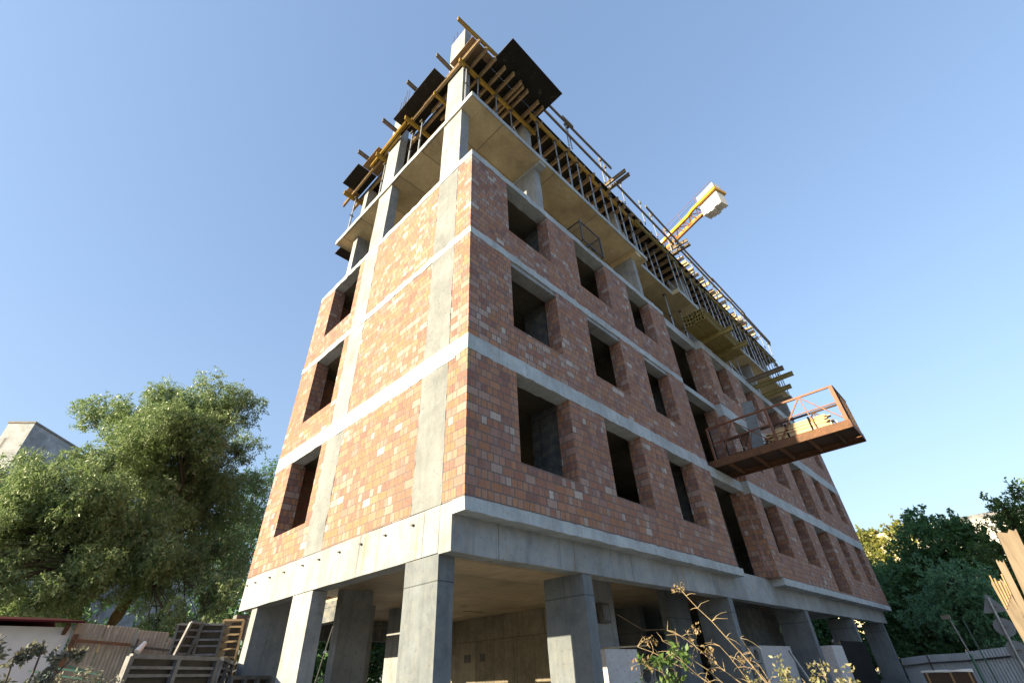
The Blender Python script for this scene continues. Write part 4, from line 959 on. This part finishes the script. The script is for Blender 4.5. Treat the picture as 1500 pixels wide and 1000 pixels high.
# broken stakes at the right edge
def stake(p, w, th, ztop, dx, dy, label, mat='wood_pale'):
    m = MB(); x, y = p; n = 7; top = []; z0 = -3.4; vs = []
    L = ztop - z0; cx, cy = x + dx * L, y + dy * L
    for i in range(n):
        t = i / (n - 1) - .5; jag = random.uniform(-.022, .012)
        vs.append((x - th / 2, y + t * w, z0)); vs.append((x + th / 2, y + t * w, z0)); vs.append((cx - th / 2, cy + t * w, ztop + jag)); vs.append((cx + th / 2, cy + t * w, ztop + jag - .02))
    fs = []
    for i in range(n - 1):
        a = i * 4; b = a + 4; fs += [(a, b, b + 2, a + 2), (b + 1, a + 1, a + 3, b + 3), (a + 2, b + 2, b + 3, a + 3), (a + 1, b + 1, b, a)]
    fs += [(0, 2, 3, 1), ((n - 1) * 4, (n - 1) * 4 + 1, (n - 1) * 4 + 3, (n - 1) * 4 + 2)]
    m.add(vs, fs); return tag(m.build('broken_stake', M[mat]), label, 'plank', 'broken planks at the right edge')
stake((.6, -5.057), .11, .045, -1.48, 0, -.135, 'tallest and widest pale plank with a broken top at the right edge')
stake((.6, -5.04), .042, .04, -1.65, 0, -.086, 'thin middle plank with a square top at the right edge')
s3 = stake((.6, -5.08), .07, .04, -1.77, 0, -.02, 'lowest plank with a splintered orange top at the right edge')
for i in range(5):
    y = -5.145 + .016 * i; sub(MB().prism((.572, y, -1.86 - .02 * i), (.566, y - .012, -1.735 - .02 * ((i * 3) % 4)), [(-.004, -.003), (.004, -.003), (0, .004)]), 'splinter', M['ply_edge'], s3)

# things under the building on the right
pk = thing('wrapped_pallet', 'tall pallet of blocks wrapped in pale printed sheet between the middle columns', 'pallet', (13, 1.2, -3.4))
MB().box(11.95, 14.6, .9, 1.9, -3.25, -1.70).build('wrapped_load', M['sheet'], pk); MB().box(11.9, 14.65, .85, 1.95, -3.4, -3.26).build('pallet_base', M['wood'], pk)
pk = thing('wrapped_pallet', 'narrow pallet wrapped in pale sheet beside the black hoarding', 'pallet', (15.9, .2, -3.4))
MB().box(15.75, 17.0, .0, .9, -3.25, -1.72).build('wrapped_load', M['sheet'], pk); MB().box(15.7, 17.05, -.05, .95, -3.4, -3.26).build('pallet_base', M['wood'], pk)
pk = thing('wrapped_pallet', 'pallet wrapped in white pink printed sheet behind the first inner column', 'pallet', (5.2, 1.9, -3.4))
MB().box(4.6, 5.75, 1.1, 1.95, -3.25, -1.8).build('wrapped_load', M['sheet'], pk); MB().box(4.55, 5.8, 1.05, 1.99, -3.4, -3.26).build('pallet_base', M['wood'], pk)
def block(x0, z0, y0, label, grp, w=.5, h=.36):
    """hollow block lying on its side: two round cores facing out"""
    t = thing('hollow_block', label, 'concrete block', (x0 + w / 2, y0 + .2, z0), grp)
    m = MB(); n = 16; r = h * .33
    cx, cz = x0 + w / 2, z0 + h / 2
    ring = [(cx + r * 1.3 * math.cos(2 * math.pi * i / n), cz + r * math.sin(2 * math.pi * i / n)) for i in range(n)]
    sqr = []
    for i in range(n):
        a = 2 * math.pi * i / n; c, s_ = math.cos(a), math.sin(a); k = 1 / max(abs(c), abs(s_)); sqr.append((cx + c * k * w * .49, cz + s_ * k * h * .49))
    V = [(x, y0, z) for x, z in ring] + [(x, y0, z) for x, z in sqr] + [(x, y0 + .35, z) for x, z in ring] + [(x, y0 + .4, z) for x, z in sqr]
    F = []
    for i in range(n):
        j = (i + 1) % n; F += [(i, n + i, n + j, j), (i, j, 2 * n + j, 2 * n + i), (n + i, 3 * n + i, 3 * n + j, n + j)]
    F += [tuple(range(2 * n, 3 * n)), tuple(range(3 * n, 4 * n))]
    m.add(V, F); m.build('shell', M['cmu'], t)
GH = 'hollow concrete blocks between the middle columns'
for r in range(4): block(11.1, -3.32 + r * .4, .85, 'hollow concrete block in the column of blocks left of the wrapped pallet', GH, .78, .39)
GH2 = 'hollow concrete blocks behind the weeds'
for c in range(3):
    for r in range(3): block(6.55 + c * .55, -3.3 + r * .42, 1.6, 'hollow concrete block in the low stack behind the dry weeds', GH2, .53, .41)
bh = thing('black_hoarding', 'plain black board panel standing before the far columns', 'hoarding', (18, .05, -3.4))
MB().box(17.1, 20.3, .0, .03, -3.4, -1.58).build('sheet', M['black'], bh); MB().box(17.08, 20.32, .031, .1, -1.66, -1.6).build('rail', M['wood'], bh)
for i in range(6):
    f2 = formwork_panel((22.0 + .75 * i, 1.6 + .2 * (i % 2)), (22.6 + .75 * i, 1.55), -3.38, -1.5 + .12 * (i % 3), 1, 7, 'pale steel framed panel in the row behind the farthest columns', -.05, 'whitepaint' if i % 2 else 'formgrey', 'framed panels behind the far columns', .06)
tag(MB().bar((14.2, .2, -3.4), (13.3, .55, -1.85), .05, .05).build('leaning_bar', M['steel']), 'thin pale bar leaning on the wrapped pallet between the middle columns', 'bar')
tag(MB().bar((5.2, 1.5, -1.76), (6.9, 1.6, -1.7), .14, .03).build('plank', M['board']), 'pale plank lying across the wrapped pallet behind the first inner column', 'plank')
tag(MB().path([(6.55, 1.98, -1.05), (8, 2.2, -1.32), (9.4, 1.74, -1.28), (11, 2.2, -1.2)], .012, .012, 5).build('cable', M['wood']), 'slack pale cable strung between the inner columns', 'cable')
tag(MB().path([(.9, 5.1, -1.2), (1.4, 6.5, -2.2), (2.2, 8.2, -2.12), (3.4, 9, -1.6)], .012, .012, 5).build('cable', M['steel']), 'slack grey cable between the two left columns', 'cable')
tag(MB().path([(.42, 4.9, -.8), (.45, 4.95, -1.1), (.40, 4.9, -1.25), (.46, 4.92, -1.45)], .012, .012, 5).build('hanging_wire', M['redwire']), 'short red wire hanging beside the second column', 'wire')
# earth bank that carries the weeds
# weeds in the foreground
def weed(name, label, base, stems, mat, seed, leafy, size, n_per=2600, stem_mat='stem', spread=.16):
    t = thing(name, label, 'weed', base); m = MB(); cl = []
    rg = random.Random(seed)
    for (tip, sag, rad) in stems:
        pts = bent((base[0] + rg.uniform(-.12, .12), base[1] + rg.uniform(-.12, .12), base[2]), tip, sag, 12, .025); rad *= .72; m.path(pts, rad, rad * .3, 6)
        for i in range(3, len(pts)):
            for q in range(2):
                d = Vector((rg.gauss(0, 1), rg.gauss(0, 1), rg.gauss(.2, .7))).normalized() * rg.uniform(.04, spread)
                e = pts[i] + d; m.path(bent(pts[i], e, .1, 3, .12), rad * .35, rad * .12, 4)
                if rg.random() < leafy: cl.append((e.x, e.y, e.z, rg.uniform(.03, .06)))
    m.build('stem', M[stem_mat], t)
    if cl: leaves('leaf_mass', cl, n_per, size, .5, mat, t, .3, seed=seed)
    return t
weed('dry_weed', 'dry arching weed with long bare stems in front of the middle column', (.6, -3.75, -3.4),
     [((-.32, -3.22, -1.70), .10, .012), ((-.25, -2.95, -1.92), .12, .011), ((-.45, -3.0, -2.0), .1, .01), ((-.35, -2.7, -2.02), .12, .01), ((-.1, -3.3, -2.05), .1, .01), ((-.6, -2.9, -2.15), .08, .009), ((.1, -3.4, -2.0), .05, .009), ((-.55, -3.1, -2.1), .1, .009)], 'dryleaf', 41, .12, .032, 2600)
weed('leafy_weed', 'leafy weed with pale green leaves at the bottom right of the middle', (.2, -3.8, -3.4),
     [((.2, -3.40, -2.30), .02, .009), ((.2, -3.62, -2.24), .02, .009), ((.2, -3.75, -2.30), .02, .009), ((.2, -3.90, -2.27), .02, .008), ((.2, -4.06, -2.31), .02, .008), ((.25, -3.55, -2.33), .02, .008), ((.1, -3.98, -2.34), .02, .008), ((.15, -4.1, -2.38), .02, .008), ((.3, -3.85, -2.36), .02, .008)], 'weedleaf', 42, .9, .034, 7500, 'stem', .07)
weed('ivy_weed', 'dark green broad leaved weed in front of the hollow blocks', (-.4, -2.95, -3.4),
     [((-.4, -2.72, -2.12), .03, .007), ((-.4, -3.05, -2.08), .03, .007), ((-.4, -2.9, -2.06), .03, .007), ((-.4, -2.94, -2.24), .03, .007), ((-.4, -2.8, -2.28), .03, .007)], 'freshleaf', 43, .35, .05, 2600, 'twig', .08)

bush('undergrowth', 'dark undergrowth filling the view past the last columns and behind the fence', (47, 2, -3.4), [(46 + .55 * q, -8 + 2.0 * q, -1.2 + .25 * (q % 3) + .08 * q, 2.4) for q in range(17)] + [(45 + .5 * q, -6.5 + 2.0 * q, -2.6, 2.0) for q in range(15)], 330, .28, .6, 'darkleaf', 'twig', 34, 'hedge')['kind'] = 'stuff'

# ------------------------------------------------------------------ light, sky, camera
SUN_EL = R(16.5); LD = Vector((.973, -.229, 0)).normalized()
ld = Vector((LD.x * math.cos(SUN_EL), LD.y * math.cos(SUN_EL), -math.sin(SUN_EL)))
sl = bpy.data.lights.new('sun', 'SUN'); sl.energy = 5.0; sl.angle = R(.53); sl.color = (1.0, .84, .56)
so = bpy.data.objects.new('sun', sl); COL.objects.link(so); so.rotation_euler = ld.to_track_quat('-Z', 'Y').to_euler(); so.location = (-40, 10, 40)
W = bpy.data.worlds.new('World'); S.world = W; W.use_nodes = True
nt = W.node_tree; bg = nt.nodes['Background']
sky = nt.nodes.new('ShaderNodeTexSky'); sky.sky_type = 'NISHITA'; sky.sun_disc = False; sky.sun_elevation = SUN_EL
sky.sun_rotation = math.atan2(-LD.x, -LD.y)
sky.air_density = 1.5; sky.dust_density = 1.7; sky.ozone_density = 2.3; sky.altitude = 0
# a slightly hazy, evenly bright evening sky: soften the span between zenith and horizon
gm = nt.nodes.new('ShaderNodeGamma'); gm.inputs[1].default_value = .59
tn = nt.nodes.new('ShaderNodeMix'); tn.data_type = 'RGBA'; tn.blend_type = 'MULTIPLY'; tn.inputs[0].default_value = 1; tn.clamp_result = False
tn.inputs[7].default_value = (.959, 1.109, 1.40, 1)
nt.links.new(sky.outputs[0], gm.inputs[0]); nt.links.new(gm.outputs[0], tn.inputs[6]); nt.links.new(tn.outputs[2], bg.inputs[0]); bg.inputs[1].default_value = .114
cd = bpy.data.cameras.new('camera'); co = bpy.data.objects.new('camera', cd); COL.objects.link(co); S.camera = co
yaw, pit, rol = R(42.98126), R(36.03355), R(-2.73237)
f = Vector((math.cos(pit) * math.cos(yaw), math.cos(pit) * math.sin(yaw), math.sin(pit)))
r = f.cross(Vector((0, 0, 1))).normalized(); u = r.cross(f)
r2 = r * math.cos(rol) + u * math.sin(rol); u2 = -r * math.sin(rol) + u * math.cos(rol)
co.matrix_world = Matrix(((r2.x, u2.x, -f.x, cam0[0]), (r2.y, u2.y, -f.y, cam0[1]), (r2.z, u2.z, -f.z, cam0[2] + Z0), (0, 0, 0, 1)))
cd.sensor_width = 36; cd.lens = 36 * 676.87 / 1500; cd.clip_end = 3000; cd.clip_start = .05
S.view_settings.view_transform = 'Standard'; S.view_settings.look = 'None'; S.view_settings.exposure = 1.66; S.view_settings.gamma = 1
for o in list(bpy.data.objects):
    for kx in ('_o', 'h'):
        if kx in o: del o[kx]
